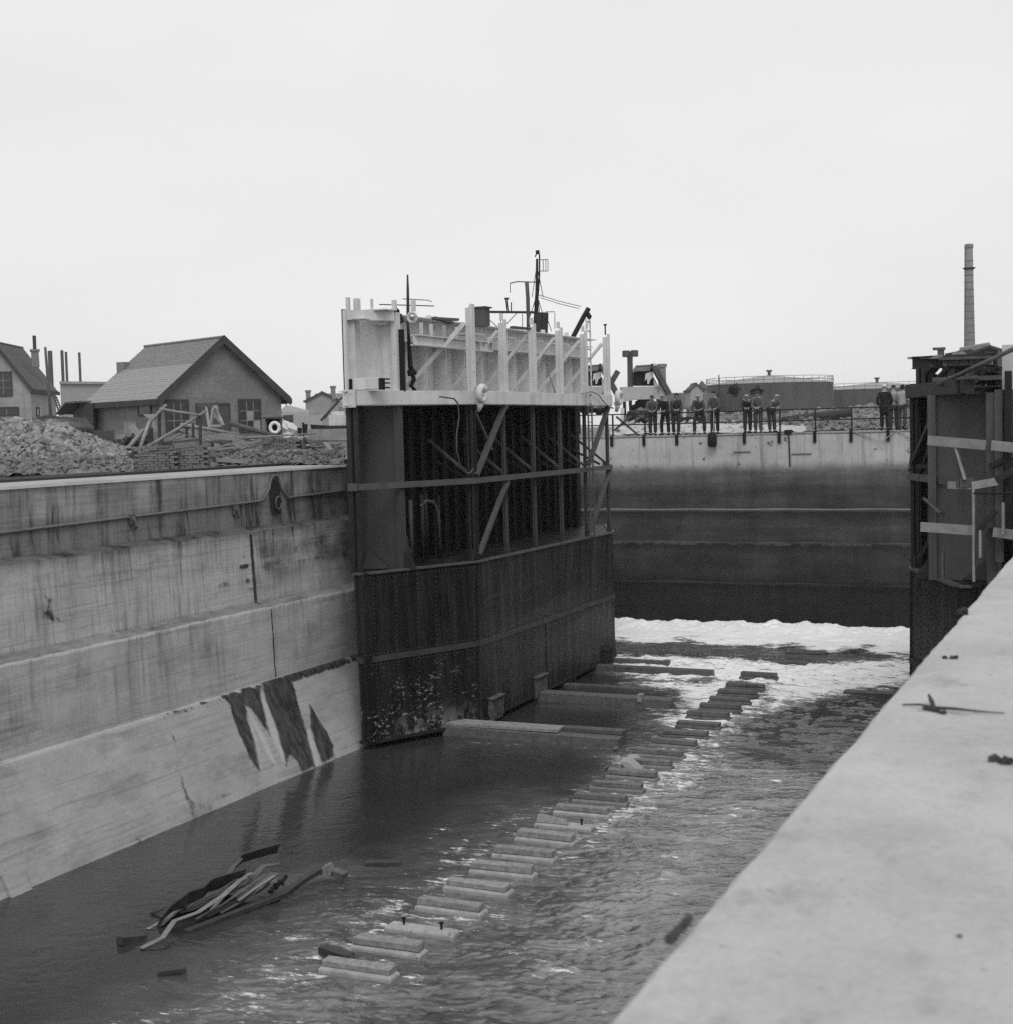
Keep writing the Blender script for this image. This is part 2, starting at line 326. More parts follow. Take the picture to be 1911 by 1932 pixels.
def wall_part(name, prof, y0, y1, parent, ds=.06, dy=.06, apron=False):
    P = subdiv(prof, ds); ys = np.arange(y0, y1+1e-6, dy)
    X = np.repeat(P[:, 0][:, None], len(ys), 1); Z = np.repeat(P[:, 1][:, None], len(ys), 1); Y = np.repeat(ys[None], len(P), 0)
    st = np.zeros_like(X); li = np.zeros_like(X)
    jx = (fbm(Y*2.2, Z*2.2, 5)-.5)*.22; jz = (fbm(Y*2.2, Z*2.2, 9)-.5)*.22
    if apron:
        for s in stains: st = np.maximum(st, polymask(Y+jx*.7, Z+jz*.7, [zA(*q) for q in s], .11))
        for s in limes: li = np.maximum(li, polymask(Y+jx*.5, Z+jz*.5, [zA(*q) for q in s], .03))
        jy = 21.9+(Z+6.2)*-.02                                                        # joint running down the slope
        ya, za = zA(885, 305); yb, zb = zA(1040, 855)
        jl = ya+(yb-ya)*(Z-za)/(zb-za)
        st = np.maximum(st, .55*np.exp(-((Y+jx*1.8-jl)/(.04+.05*np.clip(-6.4-Z, 0, 2)))**2)*(.3+1.1*fbm(Y*4, Z*4, 3)))
        c0, c1 = zA(900, 305)[0], zA(1200, 205)[0]
        st = np.maximum(st, np.clip(1.3-np.abs(Z+6.2+.08*(fbm(Y*6, Y*0, 2)-.5))/(.035+.09*(Y > zA(1540, 90)[0])), 0, 1)*(Y > c0)*np.clip((fbm(Y*5, Z*2+3, 12)-.42+.2*(Y > c1))*6, 0, 1))
        st = np.maximum(st, .42*np.clip((fbm(Y*1.4, Z*1.4, 55)-.55)*5, 0, 1)*(fbm(Y*9, Z*9, 8) > .52)*np.clip((-7.2-Z)/.8, 0, 1)*(Y > 21))
    else:
        for yj, z0, z1, wd, s in ((onx(478, 1080, -20.78)[1], -4.25, -2.45, .055, 1.), (onx(517, 1190, -20.3)[1], -6.14, -4.33, .03, .9), (onx(458, 990, -21.2)[1], -2.34, -1.68, .03, .8), (16., -4.2, -2.4, .04, .8), (onx(280, 1090, -20.78)[1], -3.4, -2.9, .02, .5)):
            st = np.maximum(st, s*(np.abs(Y-yj) < wd)*(Z > z0)*(Z < z1))
        ym = onx(478, 1080, -20.78)[1]
        band = np.clip((fbm(Y*.7, Z*8, 31)-.34)*4, 0, 1)*np.clip((fbm(Y*2.2, Z*.5, 33)-.26)*3, 0, 1)
        st = np.maximum(st, .5*band*(Y > ym+.06)*polymask(Y, Z, [(ym, -2.5), (YEND, -2.5), (YEND, -3.9), (ym+3, -3.6), (ym, -4.0)], .3))
        st = np.maximum(st, .75*band*polymask(Y, Z, [(ym-.06, -3.0), (ym-.06, -3.9), (ym-1.6, -3.7), (ym-1, -3.1)], .25))
        b0 = onx(92, 1160, -20.76); st = np.maximum(st, .75*polymask(Y+jx*2.5, Z+jz*2.5, [(b0[1]-.35, b0[2]-.12), (b0[1]+.4, b0[2]-.15), (b0[1]+.15, b0[2]+.1), (b0[1]+.1, b0[2]+.55), (b0[1]-.12, b0[2]+.5), (b0[1]-.05, b0[2]+.1)], .12))
    dirt = np.zeros_like(X)
    if not apron:
        for xa, xb, za_, zb_ in ((-21.25, -20.81, -2.45, -2.33), (-20.76, -20.33, -4.33, -4.19)): dirt = np.maximum(dirt, 1.*((X > xa) & (X < xb) & (Z > zb_-.13) & (Z < zb_+.01)))
        dirt *= .55+.6*fbm(Y*1.5, X*6, 88)
        ym = onx(478, 1080, -20.78)[1]
        dirt = np.maximum(dirt, .85*np.clip((fbm(Y*1.6, Z*2.4, 91)-.22)*2.4, 0, 1)*(Y > ym+.06)*polymask(Y, Z, [(ym, -2.5), (YEND+1, -2.5), (YEND+1, -3.8), (ym+3, -3.5), (ym, -3.9)], .35)*(.45+.75*np.clip((fbm(Y*.5, Z*10, 93)-.3)*3, 0, 1)))
        dirt = np.maximum(dirt, .5*((Z > -1.68) & (Z < -1.1))*np.clip((fbm(Y*1.1, Z*1.2, 95)-.4)*4, 0, 1))
    bx = .012*(fbm(Y*1.5, Z*3, 61)-.5)*2
    edge = (.05*(fbm(Y*4, Z*0, 19)-.5)) if not apron else 0
    o = grid_mesh(name, X+bx, Y, Z+edge*(np.abs(Z+4.3) < .1)+edge*(np.abs(Z+2.42) < .1), wall_conc, {'stain': st, 'lime': li, 'dirt': dirt})
    o.parent = parent; return o
lw = thing('dock_wall', 'long stained concrete dock wall stepping down to the water along the left side', 'dock wall', (0, 0, 0))
wall_part('wall_face', PROF, 9, YEND, lw)
wall_part('apron', APR, 9, 35.4, lw, apron=True)
core = MB().box(-23.8, -21.4, -12, YEND, -9.2, -.97); core.box(-21.4, -20.4, -12, YEND-.05, -9.2, -6.3); core.box(-21.4, -20.9, -12, YEND-.05, -6.3, -2.6)
core.box(-34, -23.9, YEND-3, 59, -9.2, -.99); core.box(-23.79, -20.5, -12, 9, -9.2, -1.1)
build('wall_core', core, mat('core_concrete', .3, .3, 1.5, streak=.5), lw)
t = NT('coping_concrete'); v = t.math('MULTIPLY_ADD', t.noise(1.3, 6, .65, 8), .3, .2)
v = t.mix(t.ramp(t.noise((.9, .6, 1), 6, .7, 33), .56, .7), v, .2); v = t.mix(t.ramp(t.noise(9, 4, .7, 63), .66, .72), v, .1)
t.grey(v); t.bump(t.noise(14, 6, .65, 3), .3); coping = t.done(.9, .2)
cp = MB(); ys = list(np.arange(-12, YEND+.01, .35))
rings = []
for y in ys:
    e = .035*(random.random()-.5); rings.append([(-23.3, y, -.99), (XC-.1+e, y, -.99), (XC+e, y, -.97), (XC-.05+e, y, -.915+.01*random.random()), (-23.3, y, -.91)])
cp.loft(rings); build('coping', cp, coping, lw)
# steel bead that runs along the wall and arches over the ring recess
def zrope(Y): return -1.86+(Y-20)*.0135
yl = onx(520, 950, -21.2)[1]
pts = []
for y in np.arange(9, YEND, .4):
    if abs(y-yl) > .75: pts.append((-21.2, y, zrope(y)))
    elif not any(abs(p[1]-yl) < .7 for p in pts):
        for k in range(13):
            a = k/12; u = -1+2*a; s = max(0, 1-abs(u)**3.2)
            pts.append((-21.19, yl+u*.62*(.55 if abs(u) < .85 else .6+.4*(abs(u)-.85)/.15), zrope(yl)+.62*s))
pts.sort(key=lambda p: p[1])
build('pipe', MB().tube(pts, .034, 8), mat('bead_steel', .15, .3, 3, rough=.7), lw, smooth=True)
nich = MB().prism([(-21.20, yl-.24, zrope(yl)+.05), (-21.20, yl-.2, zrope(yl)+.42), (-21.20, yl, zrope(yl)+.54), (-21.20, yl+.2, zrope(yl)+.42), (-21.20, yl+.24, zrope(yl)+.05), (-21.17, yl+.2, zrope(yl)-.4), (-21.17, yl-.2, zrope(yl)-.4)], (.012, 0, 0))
ni = build('niche', nich, mat('recess_shade', .03), lw)  # flat dark plate on the wall; the recess shade is put into its colour
build('ring', MB().tube([(-21.1, yl+.13*math.cos(a), zrope(yl)-.1+.17*math.sin(a)) for a in np.linspace(0, 6.2, 14)], .028, 6), rail_steel, ni, smooth=True)
for px, py in ((445, 965), (250, 985)):
    p = onx(px, py, -21.18)
    build('hook', MB().tube([p+[-.03, 0, .15], p+[.06, 0, .05], p+[.09, .03, -.1], p+[.02, .05, -.17]], .035, 6).obox(p+np.array([0, 0, .05]), (.03, 0, 0), (0, .09, 0), (0, 0, .12)), rail_steel, lw)

# ================================================================== far and right walls
FARZ = -.47
t = NT('far_wall_concrete'); z = t.sepz()
dry = t.math('MULTIPLY_ADD', t.noise((.5, .5, .9), 5, .6, 2), .3, .32)
dry = t.mix(t.ramp(t.noise((2.4, 1, 2.6), 3, .6, 9), .62, .72), dry, .1); dry = t.math('MULTIPLY', dry, t.math('SUBTRACT', 1., t.math('MULTIPLY', t.ramp(t.noise((6, 1, .35), 5, .7, 84), .5, .72), .4)))
dry = t.math('MULTIPLY', dry, t.math('SUBTRACT', 1., t.math('MULTIPLY', t.ramp(t.noise((3.1, 1, .12), 3, .6, 44), .56, .72), .3)))
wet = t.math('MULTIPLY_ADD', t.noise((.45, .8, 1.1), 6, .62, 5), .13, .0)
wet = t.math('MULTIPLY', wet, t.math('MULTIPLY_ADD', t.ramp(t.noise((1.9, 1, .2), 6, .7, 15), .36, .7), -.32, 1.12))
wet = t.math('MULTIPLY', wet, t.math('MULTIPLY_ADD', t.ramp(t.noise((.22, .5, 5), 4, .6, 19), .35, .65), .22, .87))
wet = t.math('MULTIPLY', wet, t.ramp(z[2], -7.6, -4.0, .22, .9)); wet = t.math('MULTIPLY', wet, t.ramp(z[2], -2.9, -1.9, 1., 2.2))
for zl in (-3.62, -4.93, -6.58): wet = t.math('MULTIPLY', wet, t.math('SUBTRACT', 1., t.math('MULTIPLY', t.ramp(z[2], zl-.55, zl, 0, .55), t.math('LESS_THAN', z[2], zl))))  # darker just below each ledge, fading downward
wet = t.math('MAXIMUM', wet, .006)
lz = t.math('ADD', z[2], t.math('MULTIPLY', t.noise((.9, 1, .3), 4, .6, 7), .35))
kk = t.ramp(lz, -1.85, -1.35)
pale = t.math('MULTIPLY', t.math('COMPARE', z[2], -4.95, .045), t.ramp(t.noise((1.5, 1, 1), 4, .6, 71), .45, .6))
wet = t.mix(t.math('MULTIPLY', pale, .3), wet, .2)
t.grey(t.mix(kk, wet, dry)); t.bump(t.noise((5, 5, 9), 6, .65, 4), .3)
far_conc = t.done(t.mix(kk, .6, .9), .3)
fw = thing('dock_wall', 'far concrete wall across the dock, pale on top and dark and wet below', 'dock wall', (-10, 58, -9))
fprof = [(61, FARZ-.03), (58.0, FARZ-.03), (57.97, FARZ-.07), (57.97, -3.5), (57.88, -3.56), (57.75, -3.60), (57.72, -4.85), (57.6, -4.9), (57.58, -6.5), (57.45, -6.55), (57.42, -8.9), (61, -8.9)]
ff = MB(); rg = []
for x in np.arange(-34, 14.1, .8): rg.append([(x, y+.012*(random.random()-.5), zz) for y, zz in fprof])
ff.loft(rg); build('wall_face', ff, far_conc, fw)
build('coping', MB().loft([[(x, 58.9, FARZ-.028), (x, 57.93+.02*random.random(), FARZ-.028), (x, 57.93, FARZ+.03), (x, 58.9, FARZ+.03)] for x in np.arange(-34, 14.1, .8)]), coping, fw)
build('ledge_trim', MB().tube([(x, 57.88, -3.55+.012*math.sin(x*1.7)) for x in np.arange(-34, 14, .5)], (.035), 8), mat('ledge_concrete', .22, .5, 1.2, fleck=.4, fleck_c=.08, fleck_scale=3), fw)
for zz, rr, cc in ((-4.885, .03, .10), (-6.53, .028, .07)):
    build('ledge_trim', MB().tube([(x, 57.70 if zz > -5 else 57.57, zz+.01*math.sin(x*1.3)) for x in np.arange(-34, 14, .5)], rr, 6), mat('wet_ledge', cc, .7, 1.2, fleck=.4, fleck_c=.03, fleck_scale=2), fw)
build('iron_plate', MB().box(-15.9, -15.2, 57.92, 57.965, -1.2, -1.17).box(-13.5, -12.7, 57.92, 57.965, -1.32, -1.29), rail_steel, fw)

# near quay: the pale slab the photographer stands on
t = NT('quay_concrete')
v = t.math('MULTIPLY_ADD', t.noise(1.1, 6, .68, 2), .38, .23)
v = t.mix(t.ramp(t.noise((3.2, 2.0, 2), 6, .72, 13), .52, .72, 0, .6), v, .22)
v = t.mix(t.ramp(t.noise(4.5, 5, .65, 53), .55, .72, 0, .4), v, .5)
v = t.mix(t.ramp(t.noise(6.5, 5, .65, 23), .66, .75, 0, .6), v, .12)
v = t.mix(t.ramp(t.noise(17, 5, .65, 27), .66, .74, 0, .35), v, .6)
v = t.mix(t.ramp(t.noise(23, 5, .65, 29), .62, .72, 0, .5), v, .14)
v = t.math('MULTIPLY', v, t.math('MULTIPLY_ADD', t.noise(60, 4, .7, 8), .5, .75))
t.grey(v); t.bump(t.math('ADD', t.noise(7, 5, .6, 3), t.math('MULTIPLY', t.noise(45, 5, .7, 6), .35)), .25, .02); quay_conc = t.done(.9, .2)
rw = thing('dock_wall', 'pale weathered concrete quay edge filling the lower right corner', 'quay wall', (0, 5, -9))
def xe(y): return -.845-.0125*y
rg = []
for y in np.arange(-6, 30.01, .05 if False else .06):
    e = .016*(fbm(np.array([y*3.]), np.array([1.]), 3)[0]-.5)+.012*(fbm(np.array([y*14.]), np.array([7.]), 9)[0]-.5)+.03*max(0, fbm(np.array([y*1.1]), np.array([4.]), 6)[0]-.62)
    x = xe(y)+e
    rg.append([(3.2, y, -1.0), (x+.10, y, -1.0), (x+.035, y, -1.008), (x+.008, y, -1.035), (x, y, -1.09), (x+.02, y, -9.0), (3.2, y, -9.0)])
build('coping_slab', MB().loft(rg), quay_conc, rw, smooth=False)
build('wall_face', MB().box(-.5, 3.19, 30.02, 36, -9.2, -1.05).box(2.3, 4, 36.02, 57, -9.2, -1.04), quay_conc, rw)
bk = MB().box(-24, 4, -13.5, -12.2, -9.2, -1.0)
tag(build('dock_wall', bk, quay_conc), 'plain concrete head wall closing the dock behind the camera', 'dock wall')

def G1(x, y): return onz(x, y, -1.0)
mk = mat('dry_dirt', .05, .4, 20, rough=.95)
p = G1(1762, 1342)
tw = MB().tube([G1(1702, 1333)+[0, 0, .006], G1(1735, 1336)+[0, 0, .012], p+[0, 0, .012], G1(1800, 1344)+[0, 0, .012], G1(1850, 1347)+[0, 0, .008], G1(1895, 1349)+[0, 0, .006]], [.003, .004, .006, .005, .003, .002], 6)
tw.tube([p+[0, 0, .01], G1(1757, 1333)+[0, 0, .02], G1(1752, 1328)+[0, 0, .032]], [.008, .009, .004], 6)
for k in range(5): tw.rock(G1(1745+9*k, 1340+2*k)+[0, 0, .006], .011, rng)
solo('twig', tw, mk, 'dark knotted twig lying across the pale quay top', 'twig')
for lbl, (x, y), r in (('flat brown clod of dirt at the right edge of the quay top', (1896, 1441), .026), ('small flat chip of dirt on the quay beside the far caisson', (1820, 1157), .03), ('tiny dark crumb on the quay edge just below the far caisson', (1792, 1243), .018), ('round dark pellet low down on the quay slab', (1812, 1768), .006)):
    m = MB(); q = G1(x, y)
    for k in range(5): m.rock(q+[rng.normal(0, r*.6), rng.normal(0, r*.5), r*.15], r*.75, rng, .35)
    solo('dirt_clod', m, mk, lbl, 'dirt clod')
m = MB()
for k in range(70):
    s = k/69.; q = G1(1262+s*38, 1780-s*48); m.rock(q+[rng.normal(0, .004), rng.normal(0, .005), .003], rng.uniform(.004, .008), rng, .6)
solo('moss_tuft', m, mat('moss', .06, .5, 30), 'dark tuft of moss growing on the near quay edge above the water', 'moss')

# ================================================================== water
GX, GY = np.meshgrid(np.arange(-24, .2, .05), np.arange(5.5, 58.2, .05), indexing='ij')
def W(*pp): return [onz(x, y, -8.3)[:2] for x, y in pp]
wx = (fbm(GX*.55, GY*.55, 101)-.5)*2.6; wy = (fbm(GX*.55, GY*.55, 102)-.5)*2.6
wx2 = wx*.35+(fbm(GX*2.1, GY*2.1, 103)-.5)*.7; wy2 = wy*.35+(fbm(GX*2.1, GY*2.1, 104)-.5)*.7
def fm(poly, soft, jit=1.): return polymask(GX+wx2*jit, GY+wy2*jit, W(*poly), soft)
wallfoam = np.clip((GY-51.2+wy2*2.2+2.6*(fbm(GX*.9, GY*.25, 201)-.5))/2.6, 0, 1)
darkband = fm([(1150,1213),(1300,1211),(1400,1221),(1520,1231),(1668,1240),(1640,1249),(1480,1243),(1330,1236),(1150,1228)], .5, .6)
mainf = fm([(1140,1236),(1350,1240),(1500,1250),(1740,1235),(1740,1290),(1640,1306),(1540,1325),(1460,1350),(1410,1388),(1385,1412),(1350,1412),(1380,1370),(1440,1300),(1340,1282),(1240,1292),(1140,1264)], .9)
midf = fm([(1180,1288),(1300,1280),(1470,1285),(1420,1350),(1370,1400),(1290,1470),(1220,1500),(1150,1520),(1170,1480),(1230,1440),(1290,1390),(1240,1360),(1260,1310)], .9)
lowf = fm([(1140,1395),(1260,1440),(1330,1390),(1400,1400),(1400,1450),(1300,1520),(1200,1560),(1050,1620),(1000,1600),(1120,1520)], .8)
near_glint = fm([(760,1620),(1000,1500),(1100,1520),(900,1700),(760,1790),(560,1950),(200,1990),(420,1840),(620,1730)], 1.6)
chop = fm([(1330,1440),(1700,1330),(1560,1560),(1150,1932),(700,1932),(900,1720),(1150,1560)], 2.)
foam = np.maximum.reduce([wallfoam*1.12, mainf*.80, midf*.72, lowf*.5, near_glint*.46, chop*.3])  # near and chop terms put sky glints into the colour as foam flecks
foam = np.where(darkband > foam*0, foam*(1-.38*darkband), foam)
darkpool = fm([(1400,1372),(1480,1338),(1665,1316),(1640,1380),(1560,1470),(1420,1440),(1385,1400)], .4, .5)
foam = foam*(1-.85*darkpool)+.1*darkpool
# wake of foam on the lee side of every block is added with the keel blocks below
calm = fm([(0,1720),(690,1430),(1150,1440),(1000,1540),(700,1660),(350,1850),(0,1932)], 1.5)
A = .012+.075*chop+.05*midf+.07*mainf+.04*near_glint-.006*calm
A = np.clip(A, .008, .2)
ang = .5+.9*(fbm(GX*.16, GY*.16, 120)-.5)*3
ca, sa = np.cos(.35), np.sin(.35)
u, v = (GX+wx*.5)*ca+(GY+wy*.5)*sa, -(GX+wx*.5)*sa+(GY+wy*.5)*ca
r1 = 1-np.abs(fbm(u*1.1, v*2.6, 130, 4)*2-1)*2.2
r2 = fbm(u*2.6, v*5.2, 140, 3)-.5
def crease_of(n, w_): return np.clip(1-np.abs(n-.5)/w_, 0, 1)
cr = np.maximum(crease_of(fbm(u*.9, v*2.4, 131, 4, .55), .035), .8*crease_of(fbm(u*2.2, v*4.6, 133, 3), .045))
patch = np.clip((fbm(u*1.6, v*3.4, 135, 4, .6)-.36)*4.5, 0, 1)
sw = fbm(GX*.5+wx, GY*.5+wy, 150, 3)-.5
br = fbm(u*.55+wx*.3, v*1.3+wy*.3, 151, 3)-.5
flat = .006+.085*chop+.03*midf+.02*near_glint
h = flat*br-(.024*chop+.006+.008*near_glint)*cr+(.018*chop+.003)*r2+.03*sw*(.3+mainf)+(.035*midf+.05*mainf)*(r1*.6+r2)
h = h*(1-.75*darkpool)+.05*darkpool*np.clip((fbm(u*2.0, v*6.5, 178, 3)-.6)*6, 0, 1)
fk = np.clip((fbm(u*2.4, v*7.5, 175, 3)-.56)*7, 0, 1); h = h+.02*fk*(near_glint+lowf*.6)
crest = np.exp(-((GY-56.4)/1.1)**2)
h = h+wallfoam*(.16*(fbm(GX*1.3, GY*1.6, 160, 5)-.35)+crest*(.12+.5*(fbm(GX*.4, GY*.5, 161, 3)-.4)+.35*(fbm(GX*2.2, GY*2.2, 165, 4, .6)-.5)))
h = h+mainf*.2*(fbm(GX*1.8, GY*2.6, 162, 4)-.5)
KEEL_PX = [(735,1858),(790,1813),(852,1775),(905,1735),(955,1697),(1000,1663),(1040,1632),(1078,1600),(1112,1572),(1145,1547),(1178,1525),(1208,1500),(1236,1477),(1263,1455),(1286,1436),(1311,1416),(1333,1398),(1356,1380),(1373,1362),(1395,1346),(1412,1332),(1426,1318),(1440,1305),(1465,1285)]
KEEL = [onz(x, y, -8.3) for x, y in KEEL_PX]
for kx, ky, _ in KEEL:
    cx, cy = kx-.62, ky+.22
    dx, dy = (GX-cx)/.9, (GY-cy)/.42
    rr = np.exp(-(np.sqrt(dx**2+dy**2)-1)**2*3.)
    foam = np.maximum(foam, rr*.34*(.4+fbm(GX*3, GY*3, 171)))
for bx0, by0, bx1, by1 in ((905,1395,1170,1410), (1035,1328,1268,1336), (430,1680,640,1640)):
    q = W((bx0, by0), (bx1, by1)); foam = np.maximum(foam, .33*polymask(GX+wx2*.5, GY+wy2*.5, [(q[0][0], q[0][1]-.35), (q[1][0]+.8, q[1][1]-.5), (q[1][0]+.9, q[1][1]+.9), (q[1][0]-.2, q[1][1]+.6)], .4))
air_sheen = np.clip(.4*darkband+.72*chop*(1-.92*darkpool)*(1-.9*cr)*(.3+.7*patch)+.75*foam*(1-.6*cr)+.2*near_glint*patch, 0, 1)  # besides aeration, choppy patches put sky reflection and dark creases into the colour
t = NT('water_surface'); fa = t.attr('foam'); aa = t.attr('air_sheen'); ca_ = t.attr('calm')
n1 = t.noise((2.6, 7.5, 3), 6, .66, 3, .5, -.42); n2 = t.noise((7, 16, 9), 5, .7, 13, .4, -.42); n3 = t.noise((.9, 2.4, 1), 4, .6, 33, .8)
k = t.math('ADD', t.math('MULTIPLY', fa, 1.25), t.math('MULTIPLY', t.math('SUBTRACT', n1, .5), 1.5))
k = t.math('ADD', k, t.math('MULTIPLY', t.math('SUBTRACT', n2, .5), 1.1)); k = t.math('ADD', k, t.math('MULTIPLY', t.math('SUBTRACT', n3, .5), 1.5))
k = t.ramp(k, .52, .98)
murk = t.math('MULTIPLY_ADD', t.noise(.5, 4, .6, 8), .03, .02)
murk = t.math('ADD', murk, t.math('MULTIPLY', aa, t.math('MULTIPLY_ADD', t.noise((2.5, 6, 4), 5, .65, 18, .8), .30, .06)))
t.grey(t.mix(k, murk, t.math('MULTIPLY_ADD', t.noise((.8, 2.2, 2), 5, .65, 66, .6), .5, .62)))
hh = t.math('ADD', t.math('MULTIPLY', t.noise((3.5, 6, 4), 4, .6, 5, .5), 1.), t.math('MULTIPLY', t.noise((10, 16, 10), 3, .6, 9, .3), .3))
bn = t.n.new('ShaderNodeBump'); bn.inputs['Distance'].default_value = .022; t.l.new(hh, bn.inputs['Height'])
t.val(bn.inputs['Strength'], t.math('MULTIPLY_ADD', ca_, -.2, .5)); t.l.new(bn.outputs[0], t.b.inputs['Normal'])
t.b.inputs['IOR'].default_value = 1.55
water_m = t.done(t.mix(k, .025, .85), .5)
wo = grid_mesh('water', GX, GY, -8.3+h, water_m, {'foam': foam, 'calm': calm, 'air_sheen': air_sheen}); tag(wo, kind='structure')
tag(build('water', MB().box(-24, 2, -12, 5.6, -8.9, -8.31), mat('dock_water', .03, .2, rough=.1, spec=.5)), kind='structure')

# ================================================================== keel blocks
def keel_block(cx, cy, cap, bolts, label, wetness=0):
    cw, bc = (cap_wood, blk_conc) if wetness == 0 else (cap_mid, blk_mid) if wetness == 1 else (wood_wet, wood_wet)
    th = thing('keel_block', label, 'keel block', (cx, cy, -9.0), 'keel blocks in the row down the dock')
    L, Wd = .64, .16
    g_ = rng.uniform(-.01, .01)
    c = .05
    rings = []
    for z_, i in ((-9.0, 0), (-8.24, 0), (-8.2, c)):
        rings.append([(cx-L+i+(c if False else 0), cy-Wd+i, z_+g_), (cx+L-i, cy-Wd+i, z_+g_), (cx+L-i, cy+Wd-i, z_+g_), (cx-L+i, cy+Wd-i, z_+g_)])
    build('concrete_base', MB().loft(rings), bc, th, bevel=.02)
    if cap:
        a = rng.uniform(-.015, .015); zt = -8.095+rng.uniform(-.015, .02); l2, w2 = L-.04, Wd-.035
        vs = []
        for z_, q in ((-8.197, 0), (zt, .01)):
            for sx, sy in ((-1, -1), (1, -1), (1, 1), (-1, 1)): vs.append((cx+sx*(l2-q)+rng.uniform(-.015, .015), cy+sy*(w2-q)+a*sx+rng.uniform(-.008, .008), z_+(rng.uniform(-.012, .012) if q else 0)))
        if cap == 2:     # split timber: a wedge is left
            vs = [(cx-l2, cy-w2, -8.197), (cx+.15, cy-w2, -8.197), (cx+.1, cy-.02, -8.197), (cx-l2, cy+w2, -8.197), (cx-l2, cy-w2+.1, -8.06), (cx+.08, cy-w2+.03, -8.16), (cx+.05, cy-.03, -8.10), (cx-l2, cy+w2, -8.06)]
        build('timber_cap', MB().hexa(vs), cw, th, bevel=.012)
    for bx in bolts:
        build('bolt', MB().tube([(cx+bx, cy, -8.23), (cx+bx, cy, -8.1)], .02, 8).tube([(cx+bx, cy, -8.11), (cx+bx, cy, -8.08)], .038, 8), black_steel, th)
    return th
ordn = ['nearest', 'second', 'third', 'fourth', 'fifth', 'sixth', 'seventh', 'eighth', 'ninth', 'tenth', 'eleventh', 'twelfth', 'thirteenth', 'fourteenth', 'fifteenth', 'sixteenth', 'seventeenth', 'eighteenth', 'nineteenth', 'twentieth', 'twenty-first', 'twenty-second', 'twenty-third', 'farthest']
for i, (kx, ky, _) in enumerate(KEEL):
    where = 'in the calm near water' if i < 7 else 'in rippling water mid row' if i < 15 else 'swamped by white foam'
    cap, bolts = 1, []
    lab = '%s block of the keel row, timber cap on pale concrete, %s' % (ordn[i], where)
    if i == 2: cap, bolts, lab = 0, (-.34, .36), 'bare pale keel block without timber cap, two bolts standing up'
    if i == 8: cap, bolts, lab = 2, (.38,), 'keel block with a broken wedge of timber left and one bolt'
    keel_block(kx-.62, ky+.17, cap, bolts, lab, 0 if i < 10 else 1 if i < 16 else 2)

# sunken side blocks and long bearers reaching out from under the caisson
bearers = [((905, 1396), (1170, 1410), .8, .26, 'nearest long bearer sticking out from under the caisson, pale plank along half its top', True),
           ((1035, 1327), (1268, 1336), .5, .28, 'second long bearer under the caisson, thick and worn, with a short upright cleat', True),
           ((1090, 1299), (1232, 1304), .3, .1, 'thin dark bearer just showing between the two middle bearers', False),
           ((1146, 1268), (1346, 1276), .35, .2, 'fourth bearer from the near end, long dark beam ending in foam', False),
           ((1158, 1252), (1262, 1256), .28, .16, 'farthest bearer, short beam with a post at its end by the caisson corner', False)]
for (a, b, wd, ht, lab, plank) in bearers:
    p, q = onz(*a, -8.3), onz(*b, -8.3); p = p-[1.2, 0, 0]
    th = thing('bearer', lab, 'timber bearer', ((p[0]+q[0])/2, p[1]+wd/2, -9.0), 'bearers under the moored caisson')
    y0 = (p[1]+q[1])/2; zt = -8.3+ht
    build('beam', MB().hexa([(p[0], y0, -9), (q[0], y0, -9), (q[0], y0+wd, -9), (p[0], y0+wd, -9), (p[0], y0+.02, zt), (q[0]-.02, y0+.02, zt-.03), (q[0]-.05, y0+wd, zt-.02), (p[0], y0+wd, zt)]), bear_wood if plank else wood_wet, th, bevel=.02)
    if plank and wd > .7:
        build('plank', MB().box(p[0], q[0]-1.75, y0+.12, y0+wd-.1, zt+.002, zt+.09), cap_wood, th, bevel=.01)
        build('plank', MB().box(q[0]-1.74, q[0]-.04, y0+.42, y0+wd-.06, zt-.01, zt+.10), wood_wet, th, bevel=.01)
    elif plank: build('cleat', MB().box(q[0]-1.02, q[0]-.88, y0-.03, y0+.25, zt-.12, zt+.1), cap_wood, th)
    elif 'farthest' in lab: build('post', MB().box(q[0]-.2, q[0]-.02, y0-.02, y0+.26, -8.9, zt+.002), wood_wet, th)
for (a, b, lab) in (((1590,1310),(1675,1316),'dark side beam ending at the quay edge in the white foam'), ((1475,1432),(1570,1440),'half drowned side beam in the dark pool nearest the quay'), ((1530,1368),(1640,1374),'second half drowned side beam in the dark pool'),
                    ((1480,1234),(1545,1239),'small dark timber in the far dark streak of water'), ((1453,1252),(1512,1255),'small dark timber just before the far dark streak')):
    p, q = onz(*a, -8.3), onz(*b, -8.3)
    solo('side_block', MB().box(p[0], q[0]+.15, p[1], p[1]+.42, -9, -8.3+(.09 if '1590' in str(a) or a[1] < 1300 else .03)), wood_wet, lab, 'side block', 'side blocks in the far water', bevel=.02)
# pale broken lumps where the near bearer ends
for x, y, r, l in ((1190, 1448, .22, 'large pale broken slab leaning against the keel row'), (1165, 1434, .13, 'pale lump washed up at the end of the near bearer'), (1200, 1442, .15, 'pale chunk behind the leaning slab on the keel row'), (1143, 1448, .08, 'small pale lump floating by the near bearer'), (1160, 1414, .11, 'pale chunk just below the tip of the near bearer')):
    p = onz(x, y, -8.25)
    m = MB().rock(p+[0, 0, .0], r, rng, .4) if 'slab' not in l else MB().prism([p+[-.26, -.1, .13], p+[-.05, -.1, .15], p+[.26, -.12, -.08], p+[.08, -.14, -.15]], (.04, .16, .09))
    solo('broken_slab' if 'slab' in l else 'stone_lump', m, mat('pale_stone', .33, .2, 5), l, 'rubble lump')

